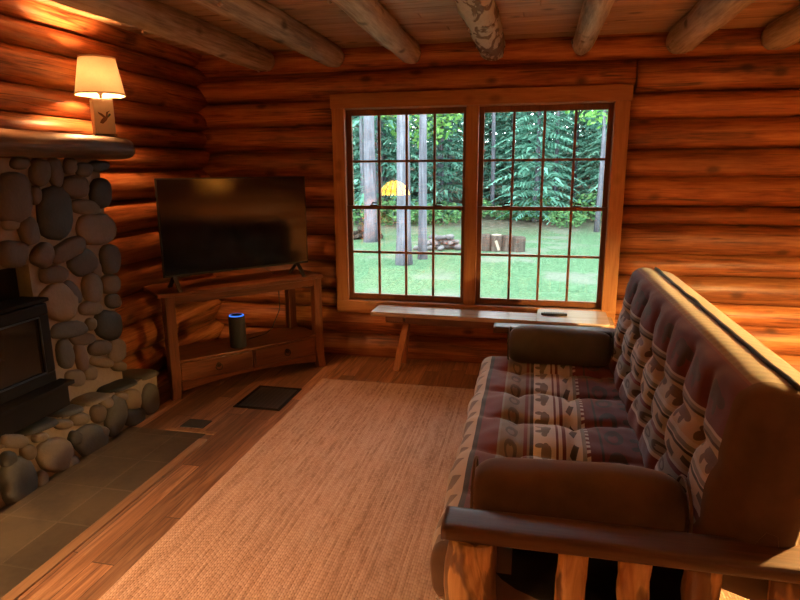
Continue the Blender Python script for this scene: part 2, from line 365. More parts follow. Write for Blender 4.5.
# ------------------------------------------------------------------ log walls
def log(mb, a, b, r, axis, flat=1.0, seed=0, n=22, step=.16, amp=.05, mi=0, rz=1.0):
    L = abs(b-a); k = max(2, int(L/step)); c = seed
    def P(i, s):
        return a+(b-a)*i/k
    pts = []
    return k
def add_log(mb, axis, a, b, c1, c2, r, rz, seed, n=22, step=.14, amp=.045, mi=0):
    """log along axis 'x' or 'y' from a to b; c1 = the other horizontal coordinate, c2 = z; r horizontal radius, rz vertical radius"""
    k = max(2, int(abs(b-a)/step)); base = len(mb.v)
    for i in range(k+1):
        s = a+(b-a)*i/k
        wz = mn.noise(Vector((s*.7, seed*3.1, 0)))*.012; wr = 1+mn.noise(Vector((s*.9, seed*5.7, 4)))*amp*1.2
        for j in range(n):
            t = 2*PI*j/n
            q = 1+mn.noise(Vector((s*2.2, cos(t)*1.6+seed*9, sin(t)*1.6)))*amp + mn.noise(Vector((s*7, cos(t)*5+seed*9, sin(t)*5)))*amp*.35
            h = cos(t)*r*wr*q; z = c2+wz+sin(t)*rz*wr*q
            mb.v.append((s, c1+h, z) if axis == 'x' else (c1+h, s, z))
    for i in range(k):
        for j in range(n):
            j2 = (j+1) % n; q = (base+i*n+j, base+(i+1)*n+j, base+(i+1)*n+j2, base+i*n+j2)
            mb.face(q, mi, True)
    mb.face([base+j for j in range(n)], mi); mb.face([base+k*n+j for j in reversed(range(n))], mi)

XL, XR, YF = -2.25, 3.7, -7.6         # log faces
def log_stack(mb, axis, a, b, face, seams, sgn, seed0, **kw):
    """sgn = direction from the log centre to the room face"""
    for i in range(len(seams)-1):
        h = seams[i+1]-seams[i]; r = .115
        add_log(mb, axis, a, b, face-sgn*r, (seams[i]+seams[i+1])/2, r, h*.525, seed0+i, **kw)
SL = [-.05,.15,.42,.579,.822,1.043,1.277,1.506,1.731,1.943,2.135,2.345,2.56]
SR = [-.05,.2,.413,.575,.779,.944,1.171,1.301,1.521,1.723,1.936,2.124,2.348,2.56]
mb = MB()
YB = -.1
log_stack(mb, 'x', -2.75, -1.10, YB, SL[2:11], -1, 10)
log_stack(mb, 'x', 1.115, 4.1, YB, SR[2:12], -1, 40)
log_stack(mb, 'x', -2.75, 4.1, YB, [-.05,.2,.42], -1, 70)
add_log(mb, 'x', -2.75, 1.165, .015, 2.25, .12, .112, 81); add_log(mb, 'x', 1.17, 4.1, .0, 2.236, .12, .115, 82)
add_log(mb, 'x', -2.75, 4.1, .02, 2.455, .12, .11, 83)
for lo, hi in (((-2.75,.03,-.05),(-1.1,.1,2.6)), ((1.115,.03,-.05),(4.1,.1,2.6)), ((-1.1,.03,-.05),(1.115,.1,.44)), ((-1.1,.03,2.13),(1.115,.1,2.6))): mb.box(lo, hi)
tag(mb.build('wall_back', M['log_x']), 'log wall with the big window', kind='structure')
mb = MB()
S2 = [-.05,.07,.29,.51,.72,.94,1.17,1.39,1.60,1.77,1.912,2.069,2.27,2.42,2.6]
log_stack(mb, 'y', .25, YF-.2, XL, S2, 1, 110)
mb.box((XL-.2, YF-.2, -.05), (XL-.12, .2, 2.6))
tag(mb.build('wall_left', M['log_y']), 'log wall behind the fireplace', kind='structure')
mb = MB(); S3 = [-.05+.22*i for i in range(13)]
log_stack(mb, 'y', .2, YF-.2, XR, S3, -1, 140, n=14, step=.4); mb.box((XR+.12, YF-.2, -.05), (XR+.2, .2, 2.6))
tag(mb.build('wall_right', M['log_y']), 'log wall on the sofa side', kind='structure')
mb = MB(); log_stack(mb, 'x', XL-.1, XR+.1, YF, S3, 1, 170, n=14, step=.4); mb.box((XL-.2, YF-.2, -.05), (XR+.2, YF-.12, 2.6))
tag(mb.build('wall_front', M['log_x']), 'log wall behind the viewer', kind='structure')
# floor and ceiling
mb = MB().box((XL-.2, YF-.2, -.12), (XR+.2, .1, 0)); tag(mb.build('floor', M['floor']), 'worn wooden floorboards', kind='structure')
mb = MB(); y = .02; i = 0
while y > YF-.2:
    w = .128; x = XL-.2 - U(0, 2)
    while x < XR+.2:
        L = U(2.4, 4.2); x0 = max(x, XL-.2); x1 = min(x+L, XR+.2)
        if x1-x0 > .05:
            b = len(mb.v); z = 2.52+U(-.001,.001)
            mb.box((x0+.001, y-w+.0015, z), (x1-.001, y-.0015, z+.02))
        x += L
    y -= w
mb.box((XL-.2, YF-.2, 2.543), (XR+.2, .1, 2.58))
tag(mb.build('ceiling', M['ceil'], bevel=.004, seg=1), 'pine board ceiling', kind='structure')
# slate pad and its wooden border, set in the floor
mb = MB().box((-1.99, -4.3, -.01), (-1.44, -1.79, .004)); tag(mb.build('slate_floor', M['slate']), 'slate tiles set in the floor before the hearth', kind='structure')
M['strip_y'] = wood('threshold_strip_wood', (.19,.09,.04), (.31,.165,.08), (.40,.23,.12), 'y', .45, 1.0, False, .05, .1)
mb = MB().box((-1.44, -4.3, -.01), (-1.385, -1.86, .008)); mb.box((-1.72,-1.79,-.01), (-1.385,-1.75,.006))
tag(mb.build('trim_1', M['strip_y'], bevel=.003), 'wooden strip bordering the slate', kind='structure')
mb = MB().box((-1.66, -1.72, -.01), (-1.50, -1.60, .005)); tag(mb.build('trim_2', ROCKS[2], bevel=.002), 'single dark tile at the end of the slate', kind='structure')
# ceiling beams
t = NT('torn_bark_beam'); tc = t.n('TexCoord').outputs['Object']; v = t.n('Mapping', {'Vector': tc, 'Scale': (1,.3,1)}).outputs[0]
p = t.ramp(t.noise(v, 9, 4, .6, .8), [(.49, (0,0,0)), (.53, (1,1,1))]); g = t.noise(v, 40, 4, .6)
c = t.mix(p, t.mix(g, (.40,.35,.29), (.62,.56,.48)), t.mix(g, (.10,.06,.035), (.24,.15,.09)))
vo = t.n('TexVoronoi', {'Vector': tc, 'Scale': 7.}).outputs[0]; c = t.mix(t.ramp(vo, [(.12, (1,1,1)), (.2, (0,0,0))]), c, (.05,.03,.02))
M['beam_torn'] = t.bsdf(c, .7, t.bump(t.math('ADD', p, g), .7, .015))
BEAMS = [(-1.68,.095,'bare grey log beam nearest the mantel lamp'), (-1.09,.088,'peeled log beam second from the fireplace side'), (-.475,.085,'peeled log beam over the left half of the window'),
         (.142,.095,'knobbly log beam with torn bark over the right half of the window'), (.775,.075,'slim pale log beam over the right end of the window'), (1.425,.10,'thick log beam over the sofa just past the window'), (2.03,.10,'dark end of a log beam in the ceiling corner over the lit wall')]
for i, (x, r, lab) in enumerate(BEAMS):
    mb = MB(); k = 56
    rough = .16 if i == 3 else .06
    pts = [(x+mn.noise(Vector((j*.11, i*7, 0)))*.02, -.06-(7.4/k)*j, 2.452-.0+mn.noise(Vector((j*.13, i*7, 9)))*.01) for j in range(k+1)]
    rr = [r*(.8 if j == 0 else 1)*(1+mn.noise(Vector((j*.35, i*3, 2)))*.07) for j in range(k+1)]
    mb.tube(pts, rr, 20, fn=lambda ii, a, p, i=i, rough=rough: 1+mn.noise(Vector((cos(a)*2+i*11, p.y*6, sin(a)*2)))*rough)
    for q in range(26 if i == 3 else 12):                     # branch stubs
        yy = -.15-U(0, 1) ** 1.2*4.5; a = U(PI*.95, PI*2.05); d = Vector((cos(a), 0, sin(a)))
        p = Vector((x, yy, 2.452)); mb.tube([p+d*r*.8, p+d*(r+U(.003,.014))], [U(.012,.024), U(.006,.014)], 8)
    tag(mb.build('ceiling_beam', M['beam_torn'] if i == 3 else M['beam']), lab, 'beam', 'log beams under the ceiling')

# ------------------------------------------------------------------ windows
GZ0, GZ1, GW, GG = .551, 2.015, .9165, .163
ZM = 1.28
tr = thing('trim_1', 'pine casing round the double window', None); del_ = tr
tr['kind'] = 'structure'; tr.name = 'trim_3'
mb = MB().box((-1.135,-.125,2.062), (1.145,-.09,2.175)); mb.build('head_casing', M['trim_x'], tr, .004)
MB().box((-1.125,-.122,.50), (-1.02,-.09,2.062)).build('side_casing', M['trim_z'], tr, .004)
MB().box((1.03,-.122,.50), (1.135,-.09,2.062)).build('side_casing', M['trim_z'], tr, .004)
MB().box((-1.125,-.122,.40), (1.135,-.09,.50)).build('bottom_casing', M['trim_x'], tr, .004)
MB().box((-1.04,-.128,.487), (1.05,-.04,.507)).build('stool', M['trim_x'], tr, .003)
MB().box((-.048,-.112,.505), (.048,-.06,2.062)).build('mullion', M['trim_z'], tr, .004)
def make_window(idx, cx, lab):
    w = thing('window_%d' % idx, lab, None); w['kind'] = 'structure'; w.location = (cx, 0, 0)
    hw = GW/2
    mb = MB()                                                 # jamb liner
    mb.box((-hw-.105,-.09,.44), (-hw-.045,.13,2.13)); mb.box((hw+.035,-.09,.44), (hw+.105,.13,2.13))
    mb.box((-hw-.1,-.09,2.06), (hw+.1,.13,2.13)); mb.box((-hw-.1,-.09,.44), (hw+.1,.13,.507))
    mb.build('frame', M['trim_z'], w, .002)
    for nm, y0, z0, z1, gb, gt in (('upper_sash', .018, ZM-.012, GZ1+.05, ZM+.012, GZ1), ('lower_sash', -.025, GZ0-.05, ZM+.016, GZ0, ZM-.014)):
        mb = MB(); t = .034
        mb.box((-hw-.05,y0-t/2,z0), (-hw,y0+t/2,z1)); mb.box((hw,y0-t/2,z0), (hw+.045,y0+t/2,z1))
        mb.box((-hw,y0-t/2,z0), (hw,y0+t/2,gb)); mb.box((-hw,y0-t/2,gt), (hw,y0+t/2,z1))
        s = mb.build(nm, M['sash'], w, .003)
        mm = MB()
        for k in (1,2,3): x = -hw+GW*k/4; mm.box((x-.0095,y0-.013,gb), (x+.0095,y0+.013,gt))
        zc = (gb+gt)/2; mm.box((-hw,y0-.0128,zc-.0095), (hw,y0+.0128,zc+.0095))
        mm.build('muntins', M['sash'], s, .002)
        g = MB().box((-hw,y0-.003,gb), (hw,y0+.003,gt)).build('pane', M['glass'], s)
        if nm == 'lower_sash':
            for x in (-.27, .27):
                lk = MB().box((x-.03,y0-.016,z1), (x+.03,y0+.016,z1+.008)).tube([(x-.02,y0,z1+.008),(x-.012,y0,z1+.024),(x+.03,y0-.012,z1+.022)], [.007,.008,.006], 8)
                tag(lk.build('sash_lock', M['bronze'], s), 'small dark sash lock')
    return w
make_window(1, -(GG+GW)/2, 'window nearer the television'); make_window(2, (GG+GW)/2, 'window behind the sofa end')

# ------------------------------------------------------------------ stone fireplace
FX, HX = -2.085, -1.975
fp = thing('stone_fireplace', 'river-stone fireplace with log mantel against the log wall', 'fireplace', (-2.1,-2.6,0))
def fpart(mb, name, mats, parent=fp, bevel=0):
    o = mb.build(name, mats, parent, bevel); 
    if parent is fp: o.location = -Vector(fp.location)
    return o
def pebble(mb, outline, nrm, depth, mi, seed):
    c = sum((Vector(p) for p in outline), Vector())/len(outline); n = len(outline); nrm = Vector(nrm)
    rings = [(1.0,-.25), (1.0,.12), (.95,.5), (.84,.78), (.62,.95), (.32,1.02)]; b = len(mb.v)
    for s, h in rings:
        for p in outline:
            q = c+(Vector(p)-c)*s + nrm*(h*depth)
            q += nrm*(mn.noise(q*9+Vector((seed,0,0)))*depth*.28)
            mb.v.append(tuple(q))
    mb.v.append(tuple(c+nrm*depth*1.02)); top = len(mb.v)-1
    for r in range(len(rings)-1):
        for i in range(n): j = (i+1) % n; mb.face((b+r*n+i, b+r*n+j, b+(r+1)*n+j, b+(r+1)*n+i), mi, True)
    r = len(rings)-1
    for i in range(n): mb.face((b+r*n+i, b+r*n+(i+1) % n, top), mi, True)
def px_outline(cx, cy, rx, ry, ang, X, n=18, sq=2.6, seed=0, grow=1.0):
    out = []
    for i in range(n):
        a = -2*PI*i/n; ca, sa = cos(a), sin(a)
        k = (abs(ca)**sq+abs(sa)**sq)**(-1/sq)*grow*(1+mn.noise(Vector((ca*1.1+seed*3.3, sa*1.1, seed)))*.16)
        x, y = ca*k*rx, sa*k*ry; A = math.radians(ang)
        out.append(at(cx+x*cos(A)-y*sin(A), cy+x*sin(A)+y*cos(A), x=X))
    return out
T_, G_, D_, B_, O_, R_ = range(6)
COLST = [(12,198,18,24,0,B_),(38,172,9,13,5,B_),(54,172,7,14,-14,B_),(69,166,6,8,0,B_),(83,170,7,7,0,G_),(98,166,10,5,0,D_),(19,163,9,6,0,B_),(73,187,13,11,-10,B_),(99,193,10,14,0,D_),
 (54,213,16,26,-6,D_),(84,207,14,7,6,T_),(95,229,18,15,0,T_),(27,231,9,14,-20,B_),(66,250,19,9,-28,B_),(11,254,15,13,0,B_),(41,255,10,12,25,B_),(81,263,13,12,-35,G_),(109,259,9,14,-4,G_),
 (53,275,14,8,-5,B_),(94,269,5,9,-8,T_),(109,284,9,9,0,T_),(72,292,6,12,-32,G_),(91,288,9,14,-8,T_),(57,302,18,17,25,O_),(112,301,7,7,0,G_),(90,308,11,7,-3,T_),(68,330,17,8,-8,G_),(107,325,13,14,0,D_),
 (90,324,5,6,0,T_),(82,339,12,6,-5,B_),(64,354,8,14,-8,G_),(80,357,6,14,-12,R_),(100,348,12,7,-8,B_),(116,350,8,12,0,T_),(101,362,11,5,8,O_),(89,373,6,7,0,T_),(74,378,9,8,0,T_),(10,222,9,8,0,T_),(34,195,5,9,0,B_),(118,366,7,5,0,T_)]
mb = MB()
mb.box((-2.2,-2.275,.02), (FX,-1.66,1.66)); mb.box((-2.2,-3.25,1.12), (FX,-2.275,1.66)); mb.box((-2.2,-4.0,.02), (FX,-3.25,1.66))
core = fpart(mb, 'mortar', M['mortar'])
mb = MB()
for i, (cx, cy, rx, ry, an, c) in enumerate(COLST): pebble(mb, px_outline(cx, cy, rx, ry, an, FX, seed=i, grow=1.09), (1,0,0), .036 if min(rx,ry) > 8 else .026, c, i)
def filler(mb, X, y0, y1, z0, z1, size, seed):              # further courses beyond the left edge of the picture
    random.seed(seed); z = z0
    while z < z1-.03:
        h = min(U(.7,1.2)*size, z1-z); y = y0
        while y > y1+.05:
            w = min(U(.8,1.6)*size, y-y1); cy, cz = y-w/2, z+h/2
            out = []
            for i in range(16):
                a = 2*PI*i/16; ca, sa = cos(a), sin(a); k = (abs(ca)**3+abs(sa)**3)**(-1/3)*(.9+mn.noise(Vector((ca+cy*5, sa+cz*5, 1)))*.15)
                out.append((X, cy+ca*k*w/2*.93, cz+sa*k*h/2*.93))
            pebble(mb, out, (1,0,0), .04, random.choice((T_,G_,B_,D_,B_,R_)), y*7); y -= w
        z += h
filler(mb, FX, -2.62, -3.98, 1.14, 1.65, .17, 3); filler(mb, FX, -3.27, -3.98, .05, 1.14, .17, 4)
fpart(mb, 'stones', ROCKS)
# raised hearth
HEAR = [(17,481,18,24,0,G_),(54,455,19,16,-8,T_),(73,438,6,7,0,D_),(90,442,16,17,-25,G_),(12,441,14,7,0,T_),(26,452,7,8,0,B_),(115,415,10,20,8,G_),(96,414,7,9,0,B_),(78,419,9,6,-10,T_),(131,399,8,10,0,O_),(149,399,8,15,0,G_),(134,417,11,9,-10,G_),(104,402,6,6,0,T_),(61,424,9,5,-5,T_),(38,437,8,5,-10,T_),(120,396,6,4,0,T_),(7,460,8,9,0,D_),(40,480,6,9,0,T_),(70,463,6,9,0,B_),(100,432,6,6,0,T_)]
def hz(y): return .275+(-1.5-y)*.045
mb = MB(); b = len(mb.v)
for y in (-1.47, -4.0):
    for x, z in ((-2.225,.0), (HX,.0), (HX+.005,hz(y)-.02), (-2.225,hz(y)-.015)): mb.v.append((x,y,z))
for q in ((0,1,2,3),(7,6,5,4),(0,4,5,1),(1,5,6,2),(2,6,7,3),(3,7,4,0)): mb.face([b+i for i in q])
fpart(mb, 'hearth_mortar', M['mortar'])
mb = MB()
for i, (cx, cy, rx, ry, an, c) in enumerate(HEAR): pebble(mb, px_outline(cx, cy, rx, ry, an, HX, seed=i+50, grow=1.06), (1,0,0), .034, c, i)
filler(mb, HX, -2.85, -3.98, .02, .33, .17, 5)
random.seed(11); y = -1.43
ii = 0
while y > -4.0:                                             # flat cap stones
    w = U(.17,.28); x0 = -2.2; cut = FX if y < -1.62 else -2.2
    a0, a1 = max(cut-.03, -2.2), HX+U(.015,.05)
    out = []
    for i in range(18):
        a = 2*PI*i/18; ca, sa = cos(a), sin(a); k = (abs(ca)**3.5+abs(sa)**3.5)**(-1/3.5)*(1+mn.noise(Vector((ca+y*5, sa, 1)))*.10)
        yy = y-w/2+sa*k*w/2*.93; out.append(((a0+a1)/2+ca*k*(a1-a0)/2, yy, hz(yy)-.022))
    pebble(mb, out, (0,0,1), .024, [G_,D_,T_,G_,D_,B_][ii % 6], y*3); y -= w; ii += 1
for zz, w in ((.07,.13), (.18,.11)):                        # stones on the end of the hearth
    pebble(mb, [(-2.09+cos(2*PI*i/14)*.09, -1.47, zz+sin(2*PI*i/14)*.05) for i in range(14)], (0,1,0), .03, T_, zz)
fpart(mb, 'hearth_stones', ROCKS)
# mantel slab
mb = MB(); k = 30
def mant(u, v):
    y = -1.53-u*2.4; a = v*2*PI; ca, sa = cos(a), sin(a); n = 4.0 if ca < 0 else 3.0
    q = (abs(ca)**n+abs(sa)**n)**(-1/n); e = 1-.06*max(0, 1-u*40)
    x = -2.075+ca*q*(.16 if ca > 0 else .142)*e; z = 1.728+sa*q*.068*e
    w = mn.noise(Vector((x*6, y*2.2, z*9)))*.014+mn.noise(Vector((x*3, y*.8, z*30)))*.008
    return (x+ca*w*1.6, y, z+(sa*w if sa < 0 else sa*w*.25))
mb.grid(mant, 60, 36); b = len(mb.v)
nv = 37; mb.face([j for j in range(36)]); mb.face([60*nv+j for j in reversed(range(36))])
fpart(mb, 'mantel', M['mantel'])
fpart(MB().box((-2.18,-3.25,.30), (-2.17,-2.275,1.12)), 'firebox_back', M['soot'])

# wood stove
st = thing('wood_stove', 'black cast-iron wood stove set in the stone fireplace', 'stove', (-2.05,-2.6,.335))
def spart(mb, name, mats, parent=st, bevel=.004):
    o = mb.build(name, mats, parent, bevel)
    if parent is st: o.location = -Vector(st.location)
    return o
spart(MB().box((-2.165,-3.1,.45), (-2.03,-2.29,.93)), 'body', M['dark_metal'], bevel=.012)
spart(MB().box((-2.165,-3.13,.925), (-2.0,-2.262,.945)), 'top_plate', M['dark_metal'])
spart(MB().box((-2.165,-3.13,.336), (-1.965,-2.245,.46)), 'base', M['dark_metal'], bevel=.008)
spart(MB().box((-2.02,-3.12,.462), (-1.925,-2.24,.485)), 'ash_lip', M['dark_metal'])
mb = MB(); X0, X1 = -2.03, -1.995
mb.box((X0,-3.03,.86), (X1,-2.285,.92)); mb.box((X0,-3.03,.49), (X1,-2.285,.55)); mb.box((X0,-2.345,.55), (X1,-2.285,.86)); mb.box((X0,-3.03,.55), (X1,-2.97,.86))
dr = spart(mb, 'door', M['dark_metal'], bevel=.006)
MB().box((X0+.005,-2.97,.55), (X1-.012,-2.345,.86)).build('glass', M['stove_glass'], dr)
mb = MB()
for (ya, za), (yb, zb) in (((-2.35,.555),(-2.35,.855)), ((-2.965,.555),(-2.965,.855)), ((-2.35,.555),(-2.965,.555)), ((-2.35,.855),(-2.965,.855))): mb.tube([(X1,ya,za),(X1,yb,zb)], .005, 8)
mb.build('door_trim', M['stove_trim'], dr)
MB().tube([(X1,-2.98,.72),(X1+.05,-2.99,.72),(X1+.06,-2.99,.62)], [.008,.008,.012], 8).build('handle', M['stove_trim'], dr)

# ------------------------------------------------------------------ lamps
def bulb(loc, power, col, r=.03, parent=None):
    l = bpy.data.lights.new('bulb_light', 'POINT'); l.energy = power; l.color = col; l.shadow_soft_size = r
    o = bpy.data.objects.new('bulb_light', l); COL.objects.link(o); o.location = loc
    if parent: o.parent = parent
    return o
WARM = (1, .45, .17)
def make_mantel_lamp(x, y, z, rz, lab, power):
    t = thing('table_lamp', lab, 'lamp', (x, y, z), rz, 'lamps on the mantel')
    MB().box((-.055,-.062,0), (.055,.062,.012)).build('foot', M['rail_x'], t, .003)
    b = MB().box((-.05,-.056,.012), (.05,.056,.20)).box((-.052,-.058,.20), (.052,.058,.207)).box((-.05,-.056,.207), (.05,.056,.215)).build('base', M['lamp_cream'], t, .004)
    d = MB()                                                # flying duck painted on the face toward the room
    def flat(poly, mi):
        bb = len(d.v)
        for e in (.0502, .0522): d.v.extend([(e, p[0], p[1]) for p in poly])
        n = len(poly); d.face([bb+i for i in range(n)], mi); d.face([bb+n+i for i in reversed(range(n))], mi)
        for i in range(n): j = (i+1) % n; d.face((bb+i, bb+j, bb+n+j, bb+n+i), mi)
    flat([(-.028,.075),(-.012,.070),(.008,.088),(.022,.110),(.014,.114),(-.004,.108),(-.02,.092)], 0)
    flat([(.014,.112),(.022,.108),(.036,.122),(.034,.130),(.026,.130)], 1)
    flat([(-.002,.102),(.01,.108),(-.012,.128),(-.036,.138),(-.03,.126)], 0)
    flat([(.006,.108),(.016,.112),(.022,.135),(.036,.148),(.012,.138)], 0)
    d.build('painted_duck', [M['duck_brown'], M['duck_green']], b)
    MB().lathe([(.008,.215),(.008,.24),(.016,.245),(.018,.285),(.012,.29)], 14).build('socket', M['bronze'], t)
    MB().lathe([(.012,.29),(.028,.315),(.032,.34),(.024,.365),(.004,.378)], 16).build('bulb', M['bulb_mantel'], t)
    z0, z1, r0, r1 = .235, .447, .138, .100
    mb = MB().lathe([(r0-.003,z0),(r1-.003,z1),(r1,z1),(r0,z0),(r0-.003,z0)], 40, close=True)
    sh = mb.build('shade', M['shade'], t)
    for rr_, zz in ((r0, z0+.004), (r1, z1-.004)): MB().lathe([(rr_+.001,zz-.005),(rr_+.002,zz+.005)], 40, close=True).build('shade_trim', M['lamp_cream'], sh)
    for a in range(3): MB().tube([(0,0,z1-.02), (cos(a*2.094)*(r1-.003), sin(a*2.094)*(r1-.003), z1-.006)], .0015, 6).build('spoke', M['bronze'], sh)
    MB().tube([(0,0,.378),(0,0,z1-.018)], .003, 8).build('finial_rod', M['bronze'], t)
    return t
make_mantel_lamp(-2.065, -1.605, 1.797, math.radians(-42), 'lit lamp with tapered linen shade and duck-painted base at the end of the mantel', 15)
make_mantel_lamp(-2.065, -2.75, 1.797, 0, 'second lit lamp with tapered linen shade on the mantel outside the picture', 15)

def floor_lamp(x, y):
    t = thing('floor_lamp', 'lit floor lamp with cream drum shade on the far side of the sofa', 'lamp', (x, y, 0))
    MB().lathe([(.15,0),(.15,.015),(.05,.03),(.012,.05)], 28).build('base', M['bronze'], t)
    MB().tube([(0,0,.04),(0,0,1.325),(-.06,0,1.335),(-.06,0,1.495),(0,0,1.495),(0,0,1.446)], .010, 12).build('pole', M['bronze'], t)
    MB().lathe([(.197,1.325),(.137,1.590),(.14,1.590),(.20,1.325),(.197,1.325)], 36, close=True).build('shade', M['shade_thick'], t)
    MB().lathe([(.004,1.336),(.022,1.346),(.034,1.376),(.03,1.406),(.012,1.446)], 14).build('bulb', M['bulb_floor'], t)
floor_lamp(2.3, -2.38)

# stained-glass table lamp behind the viewer: seen only as a reflection in the window
def stained():
    t = NT('stained_glass_shade'); tc = t.n('TexCoord').outputs['Object']; sp = t.n('SeparateXYZ', {0: tc})
    a = t.math('ARCTAN2', sp.outputs[1], sp.outputs[0]); f = t.math('FRACT', t.math('MULTIPLY', a, 16/(2*PI)))
    lead = t.math('LESS_THAN', f, .16)
    c = t.mix(lead, (.95,.62,.06), (.02,.015,.01))
    e = t.n('BsdfTranslucent', {'Color': c}); d = t.n('BsdfDiffuse', {'Color': c}); em = t.n('Emission', {'Color': c, 'Strength': 9.0})
    m1 = t.n('MixShader', {0: .72, 1: e.outputs[0], 2: d.outputs[0]}); ad = t.n('AddShader', {0: m1.outputs[0], 1: em.outputs[0]})
    t.t.links.new(ad.outputs[0], t.out.inputs[0]); return t.m
M['stained'] = stained()
tb = thing('side_table', 'small wooden side table behind the viewer under the stained-glass lamp', 'table', (-1.83,-5.15,0))
MB().box((-.28,-.28,.68), (.28,.28,.71)).build('tabletop', M['furn_x'], tb, .004)
for sx in (-1,1):
    for sy in (-1,1): MB().box((sx*.24-.02, sy*.24-.02, 0), (sx*.24+.02, sy*.24+.02, .68)).build('leg', M['furn_z'], tb, .003)
tl = thing('table_lamp', 'lit stained-glass dome lamp on the side table behind the viewer', 'lamp', (-1.83,-5.15,.71))
MB().lathe([(.09,0),(.09,.015),(.03,.04),(.015,.1),(.015,.44),(.02,.50)], 24).build('base', M['bronze'], tl)
MB().lathe([(.262,.445),(.25,.50),(.20,.585),(.12,.65),(.03,.68),(.028,.677),(.118,.646),(.197,.581),(.246,.497),(.259,.445),(.262,.445)], 48, close=True).build('shade', M['stained'], tl)
MB().lathe([(.02,.50),(.032,.53),(.03,.57),(.004,.59)], 14).build('bulb', M['bulb_stained'], tl)

# ------------------------------------------------------------------ television stand (corner unit)
TA = math.radians(49.2)
tv_o = (-1.556, -.862, 0)
ts = thing('television_stand', 'reddish wooden corner stand with open shelf and two drawers under the television', 'television stand', tv_o, TA)
HWD, DEP, TOP = .612, .40, .77
BOW = .035
def bow(x, w=HWD): return -BOW*(1-(x/w)**2)
def bowed(x0, x1, yb, off=0, n=14): return [(x0+(x1-x0)*i/n, bow(x0+(x1-x0)*i/n)+off) for i in range(n+1)] + ([(x1, yb), (x0, yb)] if not hasattr(yb, '__len__') else list(yb))
MB().prism(bowed(-HWD-.045, HWD+.012, [(HWD+.01,.30),(HWD-.10,DEP),(-HWD+.03,DEP+.02),(-HWD-.045,.36)], -.012), TOP-.028, TOP).build('top', M['furn_x'], ts, .006)
MB().prism(bowed(-HWD+.07, HWD-.07, .03, .02), TOP-.085, TOP-.028).build('apron', M['furn_x'], ts, .003)
for x, y in ((-HWD+.035,.035), (HWD-.035,.035), (-HWD+.11,DEP-.05), (HWD-.11,DEP-.05)):
    mb = MB(); s = .034; fl = .014 if y < .1 else 0
    sgx = -1 if x < 0 else 1
    prof = [(0,fl), (.06,fl*.55), (.16,0), (TOP-.028,0)]
    b = len(mb.v)
    for z, e in prof:
        cx = x+sgx*e; cy = y-e
        mb.v += [(cx-s,cy-s,z),(cx+s,cy-s,z),(cx+s,cy+s,z),(cx-s,cy+s,z)]
    for i in range(len(prof)-1):
        for j in range(4): j2 = (j+1) % 4; mb.face((b+i*4+j, b+i*4+j2, b+(i+1)*4+j2, b+(i+1)*4+j))
    mb.face((b+3,b+2,b+1,b)); k = b+4*(len(prof)-1); mb.face((k,k+1,k+2,k+3))
    mb.build('leg', M['furn_z'], ts, .005)
MB().prism(bowed(-HWD+.03, HWD-.03, [(HWD-.03,.28),(HWD-.12,DEP-.03),(-HWD+.12,DEP-.03),(-HWD+.03,.28)], .012), .262, .28).build('shelf', M['furn_x'], ts, .003)
MB().prism([(-HWD+.05,.06),(HWD-.05,.06),(HWD-.05,.28),(HWD-.13,DEP-.05),(-HWD+.13,DEP-.05),(-HWD+.05,.28)], .10, .262).build('drawer_case', M['furn_x'], ts)
mb = MB(); n = 24; b0 = len(mb.v)                           # arched bottom apron
xs = [-HWD+.07+(2*HWD-.14)*i/n for i in range(n+1)]
for x in xs:
    zb = .045+.05*(1-(x/(HWD-.07))**2)
    for yo in (.022, .045): mb.v += [(x, bow(x)+yo, zb), (x, bow(x)+yo, .118)]
for i in range(n):
    a = b0+i*4; c = a+4
    for q in ((a,c,c+1,a+1), (a+3,c+3,c+2,a+2), (a+1,c+1,c+3,a+3), (a+2,c+2,c,a)): mb.face(q)
mb.face((b0,b0+1,b0+3,b0+2)); k = b0+4*n; mb.face((k+2,k+3,k+1,k))
mb.build('arched_apron', M['furn_x'], ts)
for s in (-1, 1):
    x0, x1 = (-HWD+.072, -.012) if s < 0 else (.012, HWD-.072)
    d = MB().prism(bowed(x0, x1, .06, .016, 8), .122, .258).build('drawer', M['furn_x'], ts, .004)
    xc = (x0+x1)/2; yc = bow(xc)+.016
    mb = MB(); mb.tube([(xc,yc+.004,.20),(xc,yc-.008,.20)], [.018,.018], 14)
    mb.tube([(xc+.024*cos(a), yc-.010-.004*abs(sin(a)), .186+.024*sin(a)) for a in [2*PI*i/16 for i in range(17)]], .0035, 6, cap=False)
    tag(mb.build('ring_pull', M['bronze'], d), 'dark metal ring pull')
MB().box((-.006,.0-BOW+.018,.118), (.006,.05,.262)).build('drawer_divider', M['furn_z'], ts)

# television
tv = thing('television', 'flat black television on two splayed feet on the corner stand', 'television', (-1.635+.0, -.815, .77), math.radians(49.8))
TW = .565
for zz in (0,):
    pass
TV0, TV1 = .092, .772
mb = MB().box((-TW,-.004,TV0), (TW,.018,TV1)).box((-TW*.72,.018,TV0+.02), (TW*.72,.06,TV1-.25))
cs = mb.build('case', M['black'], tv, .005)
MB().box((-TW+.009,-.0065,TV0+.016), (TW-.009,-.004,TV1-.009)).build('screen', M['screen'], tv)
mb = MB().box((-.022,-.0075,TV0+.004), (.022,-.004,TV0+.012)); tag(mb.build('logo_strip', M['stove_trim'], tv), 'small grey maker mark under the screen')
for x in (-.49, .47):
    mb = MB(); mb.bar((x,.01,TV0+.01), (x,-.10,.005), .03, .012); mb.bar((x,.01,TV0+.01), (x,.13,.005), .03, .012)
    mb.box((x-.015,-.11,0), (x+.015,-.085,.01)); mb.box((x-.015,.12,0), (x+.015,.14,.01))
    mb.build('foot', M['black'], tv, .003)

